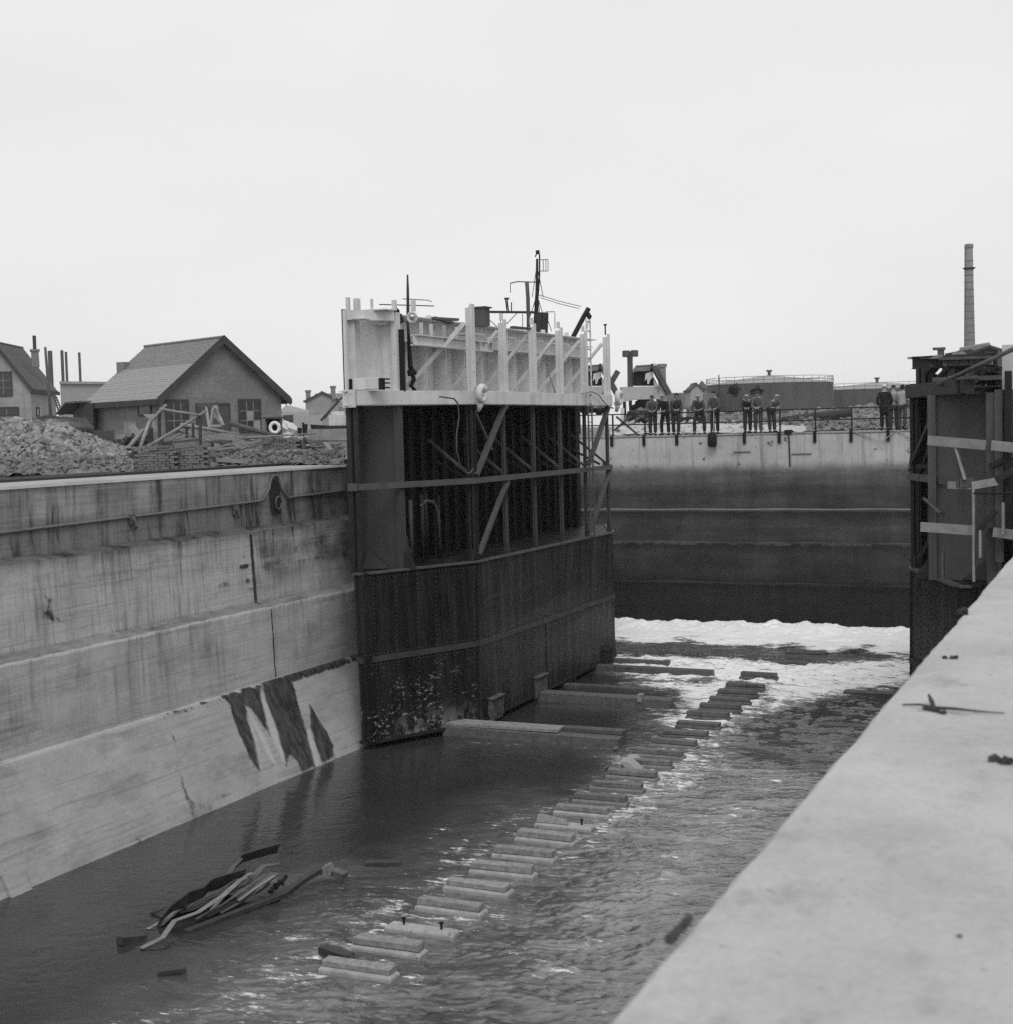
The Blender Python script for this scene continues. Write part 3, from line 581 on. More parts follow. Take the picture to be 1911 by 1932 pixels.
# bent scrap in the near water
scrap = mat('scrap_steel', .045, .5, 4, rough=.6, spec=.4, bump=.25, streak=.2); scrap_l = mat('scrap_worn', .2, .4, 5, rough=.6, bump=.3); scrap_m = mat('scrap_grey', .11, .4, 5, rough=.6, bump=.3)
def strip(px, w, thk, m, lab, up=(0, 0, 1), name='bent_strip', tilt=0.):
    pts = [onz(x, y, z_) for x, y, z_ in px]; mb = MB(); rings = []
    for i, p in enumerate(pts):
        d = nv(pts[min(i+1, len(pts)-1)]-pts[max(0, i-1)]); a = nv(np.cross(d, up)); n = np.cross(a, d)
        a, n = a*math.cos(tilt)+n*math.sin(tilt), n*math.cos(tilt)-a*math.sin(tilt)
        rings.append([p-a*w/2-n*thk/2, p+a*w/2-n*thk/2, p+a*w/2+n*thk/2, p-a*w/2+n*thk/2])
    mb.loft(rings); return solo(name, mb, m, lab, 'scrap strip', 'bent strips drifting in a tangle near the left wall', bevel=.01)
def zS(x, y, z_): return (167.9+x*.3163, 1544.9+y*.3163, z_)      # crop pixels to photograph pixels
strip([zS(310,775,-8.28), zS(440,710,-8.2), zS(510,610,-8.12), zS(650,560,-8.05), zS(800,460,-7.98), zS(900,370,-7.92), zS(975,325,-7.9)], .11, .02, scrap_l, 'long pale bent strip lying on top of the scrap tangle')
strip([zS(725,550,-8.25), zS(800,470,-8.1), zS(880,400,-8.0), zS(930,345,-7.9), zS(985,330,-7.85)], .07, .03, scrap_l, 'narrow pale strip crossing the long bent strip')
strip([zS(415,630,-8.25), zS(480,560,-8.19), zS(560,510,-8.05), zS(600,470,-7.98), zS(670,450,-7.95), zS(720,400,-7.92), zS(830,365,-7.92), zS(930,335,-7.9)], .30, .03, scrap, 'dark ragged plate edge running along the back of the scrap tangle', tilt=1.1)
strip([zS(560,560,-8.2), zS(700,490,-8.2), zS(880,410,-8.197)], .5, .03, scrap, 'dark submerged plate under the pale bent strips', tilt=.3)
strip([zS(830,350,-8.05), zS(870,280,-7.9), zS(915,235,-7.8), zS(1000,210,-7.78), zS(1130,175,-7.78)], .24, .035, scrap, 'dark strip arching highest at the back of the tangle', tilt=1.0)
strip([zS(820,352,-8.0), zS(862,285,-7.86), zS(910,238,-7.76)], .14, .02, scrap_m, 'short grey face plate on the arching strip', tilt=.2)
strip([zS(960,395,-8.1), zS(1000,330,-7.95), zS(1040,285,-7.86), zS(1130,270,-7.9)], .15, .03, scrap_m, 'short grey strip bent up beside the arching one')
strip([zS(770,560,-8.26), zS(900,490,-8.19), zS(1010,410,-8.0), zS(1110,325,-7.9)], .2, .03, scrap_m, 'broad straight grey plank at the front of the tangle')
strip([zS(890,490,-8.12), zS(1010,405,-7.98), zS(1110,340,-7.87)], .08, .02, scrap_l, 'pale batten lying on the broad grey plank')
strip([zS(580,680,-8.29), zS(760,610,-8.275), zS(1000,515,-8.25), zS(1170,450,-8.2), zS(1290,360,-8.1), zS(1410,290,-8.02)], .13, .09, scrap, 'long dark timber lying low in front of the scrap tangle')
strip([zS(1385,320,-8.1), zS(1450,290,-8.0)], .2, .16, scrap_l, 'pale sawn butt at the right end of the long low timber')
strip([zS(1460,315,-8.1), zS(1530,345,-8.16)], .18, .12, scrap_m, 'short stub poking from the water right of the pale butt')
strip([zS(1650,270,-8.27), zS(1860,265,-8.26)], .2, .1, scrap, 'dark floating balk between the tangle and the keel row')
strip([zS(180,730,-8.22), zS(330,712,-8.31)], .15, .13, scrap, 'dark square timber end at the near end of the tangle')
strip([zS(1395,780,-8.19), zS(1560,835,-8.2)], .2, .14, scrap, 'dark slanting board beside the near keel blocks')
strip([zS(1520,870,-8.25), zS(1570,820,-8.1)], .1, .1, scrap, 'dark post stub tilted beside the second keel block')
strip([zS(410,925,-8.27), zS(580,900,-8.24)], .1, .08, scrap, 'thin driftwood stick alone in the near left water')
strip([zS(640,600,-8.24), zS(800,510,-8.12), zS(930,420,-7.98), zS(1060,330,-7.9)], .06, .02, scrap_m, 'thin grey lath squeezed between the two pale strips of the tangle')
strip([zS(700,590,-8.27), zS(860,500,-8.18), zS(1000,440,-8.1), zS(1080,390,-8.0)], .09, .03, scrap, 'thin dark lath under the broad grey plank')
strip([zS(430,640,-8.27), zS(520,560,-8.2), zS(640,500,-8.1), zS(760,440,-8.02), zS(900,350,-7.95)], .09, .03, scrap_m, 'grey splintered lath along the back of the tangle', tilt=.5)
strip([zS(370,560,-8.28), zS(455,535,-8.2)], .12, .03, scrap, 'small dark slat surfacing behind the tangle')
strip([zS(350,660,-8.29), zS(440,610,-8.24), zS(560,520,-8.14)], .08, .02, scrap_l, 'short pale splinter at the near end of the tangle')
strip([zS(660,420,-8.29), zS(760,390,-8.27), zS(830,380,-8.28)], .1, .03, scrap, 'dark drowned slat just behind the tangle')
m = MB()
for j in range(9):
    m.rock(onz(*zS(1085+11*j, 402-8*j, -8.0)[:2], -8.0)+[0, 0, -.1+.03*(j % 3)], .05, rng, .8)
solo('chain', m, black_steel, 'short heap of heavy chain at the right of the scrap tangle', 'chain')
bl = apron_pt(28, 1668)
solo('concrete_block', MB().obox(bl+np.array([.02, 0, 0]), (.0, .27, 0), (.12, 0, -.23), (.06, 0, .035)), wall_conc, 'pale square concrete block set in the foot of the left wall', 'concrete block', bevel=.02)
# ================================================================== the two gate caissons
hull_m = None
t = NT('hull_plate'); z = t.sepz()
v = t.math('MULTIPLY_ADD', t.noise((1.2, 1.2, .35), 5, .65, 6), .028, .002)
v = t.math('MULTIPLY', v, t.math('MULTIPLY_ADD', t.ramp(t.noise((4, 4, .25), 4, .65, 16), .4, .65), .9, .55))
fl_ = t.math('MULTIPLY', t.ramp(t.noise((6, 6, 11), 5, .7, 26, .5), .56, .64), t.ramp(t.noise((.7, .7, 1.0), 3, .6, 36), .44, .58))
fl_ = t.math('MULTIPLY', fl_, t.math('MULTIPLY', t.ramp(z[2], -5.9, -6.6), t.ramp(z[1], 36.2, 35.6)))
sl_ = t.math('MULTIPLY', t.math('MULTIPLY', t.ramp(z[2], -7.2, -8.1), t.ramp(t.noise((3, 3, 2), 4, .7, 46), .42, .6)), t.math('MULTIPLY', t.ramp(z[1], 36.3, 35.6), t.ramp(z[1], 33.2, 33.6)))
v = t.mix(t.math('MULTIPLY', sl_, .8), v, .2)
v = t.math('MULTIPLY', v, t.math('MULTIPLY_ADD', t.ramp(z[1], 36.2, 36.6), .9, 1.))
v = t.mix(fl_, v, .3)
t.grey(v); t.bump(t.noise((3, 3, 1.2), 5, .6, 3), .12); hull_m = t.done(.42, .22)
strake_m = mat('strake_steel', .055, .4, 3, rough=.5, bump=.1)
rivet_m = mat('worn_rivets', .085, .4, 3, rough=.5, spec=.3)
rope_m = mat('rope', .3, .3, 10); white_rope = mat('white_rope', .6, .15, 8, bump=.3)

def rounded(pts, r=.16, n=4):
    out = []
    N = len(pts)
    for i in range(N):
        a, b, c = (np.array(pts[(i+k-1) % N], float) for k in range(3))
        u, v = nv(a-b), nv(c-b)
        rr = r if i in ROUND else 0
        if rr == 0: out.append(tuple(b)); continue
        p, q = b+u*rr, b+v*rr
        for k in range(n+1):
            s = k/n; out.append(tuple((1-s)**2*p+2*s*(1-s)*b+s*s*q))
    return out
ROUND = {1, 2, 5, 6}
DECK = [(-19.75, 34.0), (-19.22, 32.72), (-18.95, 32.62), (-17.35, 36.45), (-17.35, 47.3), (-18.98, 51.1), (-19.32, 51.1), (-19.75, 49.8)]
BOT_L = [(-19.2, 34.0), (-19.1, 32.62), (-18.82, 32.5), (-17.17, 35.85), (-17.55, 47.9), (-18.95, 51.2), (-19.25, 51.2), (-19.3, 49.8)]
ZD, ZB = -3.7, -8.16
YP = [36.45, 38.62, 40.78, 42.95, 45.12, 47.28]
XF, XB = -17.35, -19.75

def caisson(name, label, mirror, upper):
    mx = (lambda p: (-22.92-p[0], p[1], p[2])) if mirror else (lambda p: tuple(p))
    MBm = MB
    root = thing(name, label, 'caisson', mx((-18.5, 42, ZB)))
    def put(nm, mb, m, par=root, **k):
        if mirror: mb.V = [mx(v) for v in mb.V]
        return build(nm, mb, m, par, **k)
    BOT = [tuple(np.array(d)*.8+np.array(b)*.2) for b, d in zip(BOT_L, DECK)] if mirror else BOT_L
    deck, bot = rounded(DECK), rounded(BOT)
    # hull
    mid = [tuple(np.array(b)*.5+np.array(d)*.5) for b, d in zip(bot, deck)]
    rings = []
    for s in (0, .012, .25, .5, .75, .985, 1):
        z_ = ZB+(ZD-ZB)*s
        ins = .985 if s in (0,) else 1
        rings.append([(b[0]*(1-s)+d[0]*s, b[1]*(1-s)+d[1]*s, z_) for b, d in zip(bot, deck)])
    hm = MB().loft(rings)
    def hp(i_edge, f, z_, out=0.):           # point on the hull: edge between control corners
        a = [np.array(BOT[i_edge]), np.array(DECK[i_edge])]; b = [np.array(BOT[(i_edge+1) % 8]), np.array(DECK[(i_edge+1) % 8])]
        s = (z_-ZB)/(ZD-ZB); p = (a[0]*(1-s)+a[1]*s)*(1-f)+(b[0]*(1-s)+b[1]*s)*f
        e = nv(b[1]-a[1]); n = np.array([e[1], -e[0]])
        return np.array([p[0]+n[0]*out, p[1]+n[1]*out, z_])
    # rivets
    rv = MB()
    def rivet(c, r=.02): rv.add([c+[r, -r, -r], c+[r, r, -r], c+[r, r, r], c+[r, -r, r], c+[2.1*r, 0, 0]], [(0, 1, 4), (1, 2, 4), (2, 3, 4), (3, 0, 4)])
    for f in (.1, .28, .46, .62, .78, .96):
        for z_ in np.arange(ZB+.15, ZD, .13): rivet(hp(2, f, z_)-[.015, 0, 0], .017)
    for z_ in (ZB+.12, -5.82, -6.1, ZD-.12):
        for f in np.arange(.02, 1, .03): rivet(hp(2, f, z_)-[.015, 0, 0], .016)
    for k in range(1, 10):
        f = k/10.
        for z_ in np.arange(ZB+.2, ZD, .2): rivet(hp(3, f, z_)-[.012, 0, 0], .014)
    put('hull', hm, hull_m)
    tag(put('rivets', rv, rivet_m), kind='stuff')
    # strake line, bottom rubbing strip
    st = MB()
    def strip_around(z_, hgt, out, edges=(1, 2, 3, 4)):
        for i in edges:
            a0, b0 = hp(i, .06 if i in (1, 2) else 0, z_, out), hp(i, .94 if i == 1 else 1, z_, out)
            if i == 2: a0 = hp(2, .07, z_, out)
            st.beam(a0, b0, .05, hgt)
    strip_around(-5.95, .15, .012)
    put('strake', st, strake_m if not mirror else dark_steel)
    st = MB(); strip_around(ZB+.05, .08, .02); put('rubbing_strip', st, dark_steel)
    rim = MB()
    for i in (1, 2, 3, 4): rim.beam(hp(i, .06 if i in (1, 2) else 0, ZD+.012, -.03), hp(i, 1, ZD+.012, -.03), .2, .05)
    put('deck_rim', rim, grey_steel)
    put('seam', MB().beam(hp(3, .43, ZB+.1, .006), hp(3, .43, -5.98, .006), .03, .05, up=(0, 1, 0)), black_steel)
    put('seam', MB().beam(hp(2, .995, ZB+.1, .0), hp(2, .995, ZD, .0), .05, .05, up=(0, 1, 0)), black_steel)
    # brackets with fat pale smears near the foot
    if not mirror:
        gw = mat('caked_grease', .1, .8, 12, rough=.7, bump=.5, streak=.5)
        for (px, py) in ((936, 1335), (1018, 1294), (1145, 1240)):
            e = np.array(BOT[4])-np.array(BOT[3]); n = np.array([e[1], -e[0], 0]); n = n/np.linalg.norm(n)
            p = onplane(px, py, np.array([BOT[3][0], BOT[3][1], 0])+n*.05, n)
            ev = nv([e[0], e[1], 0])
            m = MB().obox(p, n*.06, ev*.42, (0, 0, .33)); m.obox(p+n*.03+[0, 0, .31], n*.1, ev*.45, (0, 0, .03))
            for k in range(5): m.obox(p+n*.03+ev*(-.34+.17*k)+[0, 0, .03*((k*7) % 3)], n*.07, ev*.04, (0, 0, .2+.04*((k*5) % 3)))
            put('bracket', m, gw if px < 1100 else dark_steel, bevel=.02)
    # middle tier: posts, rails, braces between hull deck and belt
    fr, dk = (grey_steel if not mirror else grey_steel), dark_steel
    zr, zb0, zb1 = -1.42, (.72 if upper else .52), (1.06 if upper else .8)
    def post(x, y, z0, z1, wd, m, nm='post'):
        b = MB(); b.box(x-wd*.08, x+wd*.08, y-wd/2, y+wd/2, z0, z1); b.box(x-wd/2, x+wd/2, y-wd/2, y-wd*.38, z0, z1); b.box(x-wd/2, x+wd/2, y+wd*.38, y+wd/2, z0, z1)
        return put(nm, b, m)
    for i, y in enumerate(YP):
        wd = .2 if i == 0 else .1
        post(XF-.12, y, ZD, zb0, wd, fr if i else dk)
        put('foot_plate', MB().prism([(XF-.13, y-.17, ZD+.03), (XF-.13, y+.17, ZD+.03), (XF-.13, y+.09, ZD+.4), (XF-.13, y-.09, ZD+.4)], (.05, 0, 0)), dk)
    E0 = hp(2, .08, 0)                        # end post line on the stem
    stemx, stemy = -19.15, 32.85
    if not mirror: put('end_post', MB().box(-19.3, -19.17, 32.75, 32.95, ZD, zb0).box(-19.07, -18.96, 32.72, 32.8, ZD, zb0).box(-19.168, -19.072, 32.9, 32.93, ZD, zb0), dk if not mirror else fr)
    else: put('end_post', MB().box(-19.72, -19.5, 32.98, 33.1, ZD, zb0), fr)
    rl = MB()
    rl.beam((-19.28, 32.74, zr), (-18.98, 32.7, zr), .1, .2); rl.beam((-18.98, 32.7, zr), (XF, YP[0], zr), .12, .16); rl.beam((XF, YP[0], zr), (XF, YP[-1], zr), .12, .15); rl.beam((XF, YP[-1], zr), (-18.95, 50.9, zr), .12, .16)
    put('rail', rl, fr)
    for i in (0, 4):
        put('brace', MB().beam((XF-.02, YP[i]+.1, ZD+.2), (XF-.02, YP[i+1]-.05, zr-.1), .13, .1), fr)
        put('brace', MB().beam((XF-.02, YP[i]+.05, zr+.15), (XF-.02, YP[i+1]-.05, zb0-.02), .15, .1), fr)
    put('brace', MB().beam((XF-.1, YP[0]+.1, zb0-.1), (XF-.1, YP[0]+1.3, -.6), .08, .06), fr)
    for i, y in enumerate(YP):
        put('knee_brace', MB().beam((XB+.9, y+.06, -.25), (XF-.15, y+.06, zr+.1), .07, .07), grey_steel)
        put('knee_brace', MB().beam((XB+.9, y+.25, -.8), (XF-.5, y+.25, zr+.1), .08, .06), dark_steel)
    # inner diaphragm plate facing the near end
    yd = 34.1
    DX = -.3 if not mirror else 0
    dp = MB().box(XB+.02, -18.22+DX, yd, yd+.04, ZD, zb0); dp.box(-18.3+DX, -18.12+DX, yd-.09, yd+.13, ZD, zb0-.002); dp.box(XB+.02, XB+.16, yd-.35, yd-.01, ZD, zb0-.003)
    put('diaphragm', dp, mat('diaphragm_plate', .06 if not mirror else .1, .25, 2, (1, 1, .6), rough=.6, spec=.3, bump=.06, streak=.2))
    put('gusset', MB().prism([(XB+.2, yd-.3, ZD+.02), (XB+.9, yd-.06, ZD+.02), (XB+.25, yd-.1, ZD+.6)], (0, .04, 0)), dk)
    put('gusset', MB().prism([(-18.11+DX, yd, ZD+.02), (-17.75+DX, yd, ZD+.02), (-18.1+DX, yd, ZD+.5)], (0, .04, 0)), dk)
    # back plating of the middle tier with stiffeners
    bp = MB().box(XB-.03, XB, 34.0, 50.5, ZD, zb1-.002)
    for y in np.arange(34.6, 50.3, .72): bp.box(XB+.003, XB+.16, y-.02, y+.02, ZD, zb0-.01)
    put('back_plating', bp, black_steel)
    for y, x in ((35.0, -19.2), (35.6, -19.0), (36.1, -18.9), (36.9, -19.2), (37.5, -19.1)):
        put('pipe', MB().tube([(x, y, ZD), (x, y, zr-.3-.2*random.random())], .06, 8), grey_steel if y < 36 else dark_steel, smooth=True)
    put('pipe', MB().tube([(-18.9, 36.0, zr-.7), (-18.85, 36.25, zr-.55), (-18.8, 36.6, zr-.6), (-18.75, 36.8, zr-.9), (-18.75, 36.85, ZD+.3)], .05, 8), grey_steel, smooth=True)
    put('valve', MB().lathe([(.1, 0), (.16, .1), (.16, .4), (.08, .5), (.05, .8)], (-19.0, 35.3, ZD), 10), dark_steel, smooth=True)
    # belt girder
    belt = white_paint if upper else dark_steel
    bt = MB(); zb0_, zb1_ = zb0, zb1
    path = [(-19.27, 32.78), (-18.98, 32.68), (XF+.02, YP[0]), (XF+.02, YP[-1]), (-18.98, 51.0), (-19.3, 51.1)]
    for a, b in zip(path[:-1], path[1:]): bt.beam((a[0], a[1], (zb0+zb1)/2), (b[0], b[1], (zb0+zb1)/2), .16, zb1-zb0)
    for a, b in zip(path[:-1], path[1:]): bt.beam((a[0]-.1, a[1], zb1+.012), (b[0]-.1, b[1], zb1+.012), .34, .024); bt.beam((a[0]-.1, a[1], zb0-.012), (b[0]-.1, b[1], zb0-.012), .3, .024)
    put('belt_girder', bt, belt)
    put('floor_plate', MB().prism([(XB+.02, 33.2, zb0+.12), (-18.9, 33.0, zb0+.12), (XF-.1, YP[0], zb0+.12), (XF-.1, YP[-1], zb0+.12), (-18.9, 50.8, zb0+.12), (XB+.02, 50.6, zb0+.12)], (0, 0, .03)), belt)
    if upper:
        # rivet dots on the belt end plate
        ep = MB().obox((-19.1, 32.6, .885), (.19, 0, 0), (0, .018, 0), (0, 0, .23))
        for sx in (-.12, .06):
            for sz in (-.15, .15): ep.box(-19.1+sx-.022, -19.1+sx+.022, 32.56, 32.59, .88+sz-.022, .88+sz+.022)
        put('end_plate', ep, white_paint)
        zt = 3.06
        # back plating, white, with stiffeners and a deep top girder
        b2 = MB().box(XB-.03, XB, 34.0, 50.4, zb1, zt-.1)
        for k, y in enumerate(np.arange(35.0, 50.2, 1.25)): b2.box(XB+.003, XB+.42, y-.015, y+.015, zb1, zt-.55)
        put('back_plating', b2, white_paint)
        tg = MB().box(XB+.32, XB+.36, 34.16, 50.4, zt-.52, zt+.12); tg.box(XB-.1, XB+.8, 34.16, 50.4, zt+.123, zt+.15); tg.box(XB+.01, XB+.62, 34.16, 50.4, zt-.545, zt-.523)
        put('top_girder', tg, white_paint)
        for i in range(5):
            y = YP[i]+1.1
            put('flange_plate', MB().box(XF-.9, XF-.3, y-.5, y+.35, zt-.36, zt-.33), white_paint)
        # near end box: light diaphragm with flange and a dark strip beside it
        d2 = MB().box(XB+.02, -18.54, yd, yd+.04, zb1+.01, zt+.1); d2.box(-18.56, -18.40, yd-.14, yd+.1, zb1+.01, zt+.1)
        put('diaphragm', d2, white_paint)
        put('dark_strip', MB().box(-18.395, -18.26, yd-.02, yd+.06, zb1+.005, zt-.35), black_steel)
        c2 = MB().box(-19.29, -19.21, 32.72, 32.8, zb1, zt+.12); c2.box(-19.29, -19.25, 32.81, 33.1, zb1, zt+.12)
        put('end_post', c2, white_paint)
        put('column', MB().box(-19.33, -19.12, 33.0, 33.05, zb1, zt-.12).box(-19.27, -19.23, 33.06, 33.5, zb1, zt-.12).box(-19.32, -18.8, 32.9, 33.3, zt-.12, zt-.09), white_paint)
        put('top_plate', MB().box(-19.6, -18.4, 33.4, 34.0, zt+.13, zt+.16).beam((-19.25, 32.78, zt+.0), (-18.42, 33.9, zt+.0), .03, .26), white_paint)
        put('dark_strip', MB().box(-19.34, -19.295, 32.75, 33.1, zb1, zt+.15), black_steel)
        put('bracket', MB().box(-19.1, -18.65, yd-.3, yd-.02, zt-.22, zt-.17), white_paint)
        # front posts of the upper tier
        for i, y in enumerate(YP):
            wd = .17 if i == 0 else .10
            ztop = zt+(.42 if i == 0 else .12)
            b = MB().box(XF-.04, XF+.04, y-wd/2, y+wd/2, zb1, ztop); b.box(XF-.2, XF-.042, y-.02, y+.02, zb1, ztop-.1)
            put('upper_post', b, white_paint)
            if i: put('raker', MB().beam((XB+.5, y+.05, zb1+.02), (XF-.25, y+.05, zt-.2), .08, .1), white_paint)
        put('raker', MB().beam((-18.9, 35.2, zb1+.05), (XF-.2, YP[0]-.1, zt-.1), .1, .11), white_paint)
        cb = MB().beam((-18.0, 34.2, 2.42), (-18.0, 39.0, 2.42), .05, .26)
        for dz in (-.13, .13): cb.beam((-18.0, 34.2, 2.42+dz), (-18.0, 39.0, 2.42+dz), .22, .03)
        for y in (38.1, 38.55, 38.98): cb.beam((-17.97, y, 2.3), (-17.97, y, 2.54), .16, .03, up=(0, 1, 0))
        put('cross_girder', cb, white_paint)
        for y in (35.4, 36.0, 36.8, 37.6): put('hanger', MB().beam((-18.4, y, 2.56), (-18.4, y, zt-.1), .08, .05), white_paint)
        # stub ends standing above the top
        for (x, y, h_, r_) in ((-19.22, 32.9, .3, .045), (-19.1, 33.15, .28, .07), (-18.85, 33.5, .28, .03), (-18.4, 33.9, .25, .05), (-18.15, 34.5, .27, .05), (-19.5, 38.0, .15, .06), (-19.5, 41.1, .2, .05), (-19.5, 44.2, .18, .05), (-19.5, 46.6, .18, .06), (-19.5, 48.8, .2, .06)):
            put('stub', MB().box(x-r_, x+r_, y-r_, y+r_, zt+.14, zt+.16+h_), white_paint)
        for i, y in enumerate(YP[1:-1]): put('stub', MB().box(XF-.14, XF-.05, y-.04, y+.04, zt+.1, zt+.3), white_paint)
        put('pin', MB().tube([(XF-.1, YP[-1], zt+.1), (XF-.1, YP[-1], zt+.45)], .025, 6).tube([(XF-.1, YP[-1], zt+.42), (XF-.1, YP[-1], zt+.47)], .06, 6), black_steel)
        # big curled fairlead hooks at the belt
        for y in (YP[0]-.02, YP[-1]+.3):
            a = np.linspace(2.6, -2.9, 16)
            cx = XF+.25
            put('fairlead', MB().tube([(cx, y-.2*math.cos(k), .98+.19*math.sin(k)) for k in a], list(np.linspace(.11, .075, 16)), 10).tube([(cx-.1, y-.05, .85), (cx-.05, y-.02, .66), (cx-.12, y, .5)], [.1, .09, .05], 8), white_paint, smooth=True)
    else:
        zt = 1.42
        # unfinished top: cross beam on back posts, gussets
        for y in (35.3, 36.4, 40, 44, 48):
            post(XB+.3, y, ZD, zt-.5, .3, dk)
            post(XF-.4, y+.3, zb1, zt-.22, .2, dk)
        for y in (36.3, 41.6, 47.0):
            b = MB().box(XB+.1, XF-.1, y, y+.05, zt-.2, zt+.05); b.box(XB+.1, XF-.1, y-.12, y+.17, zt-.22, zt-.202); b.box(XB+.1, XF-.1, y-.12, y+.17, zt+.052, zt+.08)
            b.prism([(XF-.5, y+.01, zt-.22), (XF-.75, y+.01, zt-.22), (XF-.5, y+.01, zt-.5)], (0, .03, 0)); b.prism([(XF-1.1, y+.01, zt-.22), (XF-1.35, y+.01, zt-.22), (XF-1.1, y+.01, zt-.5)], (0, .03, 0))
            put('cross_beam', b, dk)
        put('top_girder', MB().box(XB+.1, XB+.15, 34, 50, zt-.3, zt+.05), dk)
        put('outer_post', MB().box(XF-.26, XF-.02, YP[0]-.02, YP[0]+.2, ZD, zb1+.05), grey_steel)
        for xa, xb in ((1734, 1746), (1756, 1768)):
            wa, wb = -22.92-ony(xb, 800, 37.0)[0], -22.92-ony(xa, 800, 37.0)[0]; put('outer_post', MB().box(min(wa, wb), max(wa, wb), 36.9, 37.1, ZD, zt-.34), black_steel)
        put('brace', MB().beam((XF-.1, YP[0]-.1, zr+.35), (-18.3, 34.4, .25), .14, .12), dk)
        put('brace', MB().beam((XF-.3, YP[0]-.2, zr+.12), (-18.4, 34.2, -.02), .1, .12), dk)
        put('diaphragm', MB().box(XB+.02, -18.22, yd-.002, yd+.042, zb1+.02, zb1+.12), grey_steel)
        put('side_plate', MB().box(XB-.4, XB-.3, 33.2, 36.5, ZD, zb1-.1).box(XB-.75, XB-.41, 33.4, 33.6, ZD, zb1-.2), grey_steel)
    return root
lc = caisson('caisson', 'tall dock gate caisson with black riveted hull and white painted open steel upper works', False, True)
rc = caisson('caisson', 'unfinished dark steel caisson half hidden behind the near quay, boarded with scaffold planks', True, False)

# things hung on or left lying on the left caisson
def lat(a, b, w_, Y, lab, m=None): 
    p, q = ony(*a, Y), ony(*b, Y-.2); solo('strut', MB().beam(p, q, w_, w_), m or dark_steel, lab, 'strut', 'struts of the unfinished caisson top')
lat((1737, 718), (1758, 690), .1, 36.0, 'short dark strut in the left corner under the deck boards'); lat((1762, 722), (1790, 692), .1, 36.0, 'second dark strut under the deck boards'); lat((1822, 722), (1858, 693), .1, 35.5, 'dark strut slanting up under the lagging')
lat((1868, 1010), (1905, 760), .14, 33.2, 'long dark raker right of the plate of the unfinished caisson'); lat((1884, 735), (1886, 1060), .16, 33.0, 'dark upright at the right edge of the unfinished caisson plate', grey_steel); lat((1902, 700), (1903, 1020), .14, 32.8, 'dark upright beside the picture edge', black_steel)
lat((1737, 905), (1792, 842), .12, 35.5, 'dark diagonal between the outer posts below the top plank'); lat((1736, 1050), (1790, 960), .1, 35.4, 'dark diagonal low between the outer posts'); lat((1730, 880), (1795, 880), .1, 35.6, 'dark crossbar between the outer posts')
lat((1866, 1000), (1911, 1000), .1, 32.9, 'dark low crossbar at the right picture edge'); lat((1870, 880), (1911, 860), .12, 32.9, 'dark bracket rail at the right picture edge')
lad = thing('ladder', 'tall narrow steel ladder hung down the front of the white and black caisson', 'ladder', (XF+.22, 45.0, ZD))
zl0, zl1 = -3.65, 3.55
for dy in (-.17, .17): build('stile', MB().beam((XF+.2, 44.85+dy, zl0), (XF+.2, 44.85+dy, .7), .04, .05), grey_steel, lad); build('stile', MB().beam((XF+.2, 44.85+dy, .702), (XF+.2, 44.85+dy, zl1), .04, .05), white_paint, lad)
build('rungs', (lambda m: [m.beam((XF+.2, 44.66, z_), (XF+.2, 45.04, z_), .028) for z_ in np.arange(zl0+.2, zl1, .3)] and m)(MB()), grey_steel, lad)
cb = [onx(x, y, XF+.16) for x, y in ((757+100, 752), (864, 760), (867, 785), (862, 820), (862, 850), (868, 875), (880, 893), (888, 892), (893, 884))]
solo('cable', MB().tube([onx(830, 748, XF+.1)]+cb, .022, 6), grey_steel, 'thin loose cable hanging in a loop below the white belt of the caisson', 'cable', smooth=True)
def px_on_Y(x, y, Y): return ony(x, y, Y)
hk = thing('hoist', 'dark chain hoist with hook hanging inside the white upper works of the caisson', 'hoist', tuple(px_on_Y(778, 740, 35.2)))
build('fall_rope', MB().tube([px_on_Y(769, 597, 35.2), px_on_Y(772, 640, 35.2), px_on_Y(775, 690, 35.2), px_on_Y(777, 700, 35.2)], [.03, .05, .075, .08], 8), black_steel, hk, smooth=True)
build('block', MB().tube([px_on_Y(776, 698, 35.2), px_on_Y(778, 708, 35.2)], .12, 8).tube([px_on_Y(770, 701, 35.2), px_on_Y(786, 703, 35.2)], .05, 6), black_steel, hk)
build('chain', MB().tube([px_on_Y(778, 706, 35.2), px_on_Y(782, 716, 35.2), px_on_Y(776, 728, 35.2), px_on_Y(783, 735, 35.2), px_on_Y(776, 742, 35.2), px_on_Y(760, 741, 35.2)], .06, 6), black_steel, hk, smooth=True)
ch = MB()
CX = .14
cyl = thing('fender_roller', 'white box roller with dark clamped ends lying on the belt at the caisson end', 'roller', (-18.9, 33.0, 1.1))
build('body', MB().obox((-18.95+CX, 33.05, 1.26), (.36, .06, 0), (-.02, .12, 0), (0, 0, .15)), white_paint, cyl, bevel=.015)
for s in (-1, 1):
    m = MB()
    for dz in (-.1, .02, .12): m.obox((-18.95+CX+s*.48, 33.05+s*.08, 1.25+dz), (.115, .02, 0), (-.02, .1, 0), (0, 0, .018))
    m.obox((-18.95+CX+s*.4, 33.05+s*.07, 1.25), (.045, .01, 0), (-.02, .12, 0), (0, 0, .15)); build('clamp', m, black_steel, cyl)
lf = MB().tube([ony(778+8*math.cos(a), 599+9*math.sin(a), 34.8) for a in np.linspace(0, 6.28, 20)], .045, 8)
solo('hoop', lf, white_paint, 'white steel hoop standing on top of the caisson next to the hoist rope', 'hoop', smooth=True)
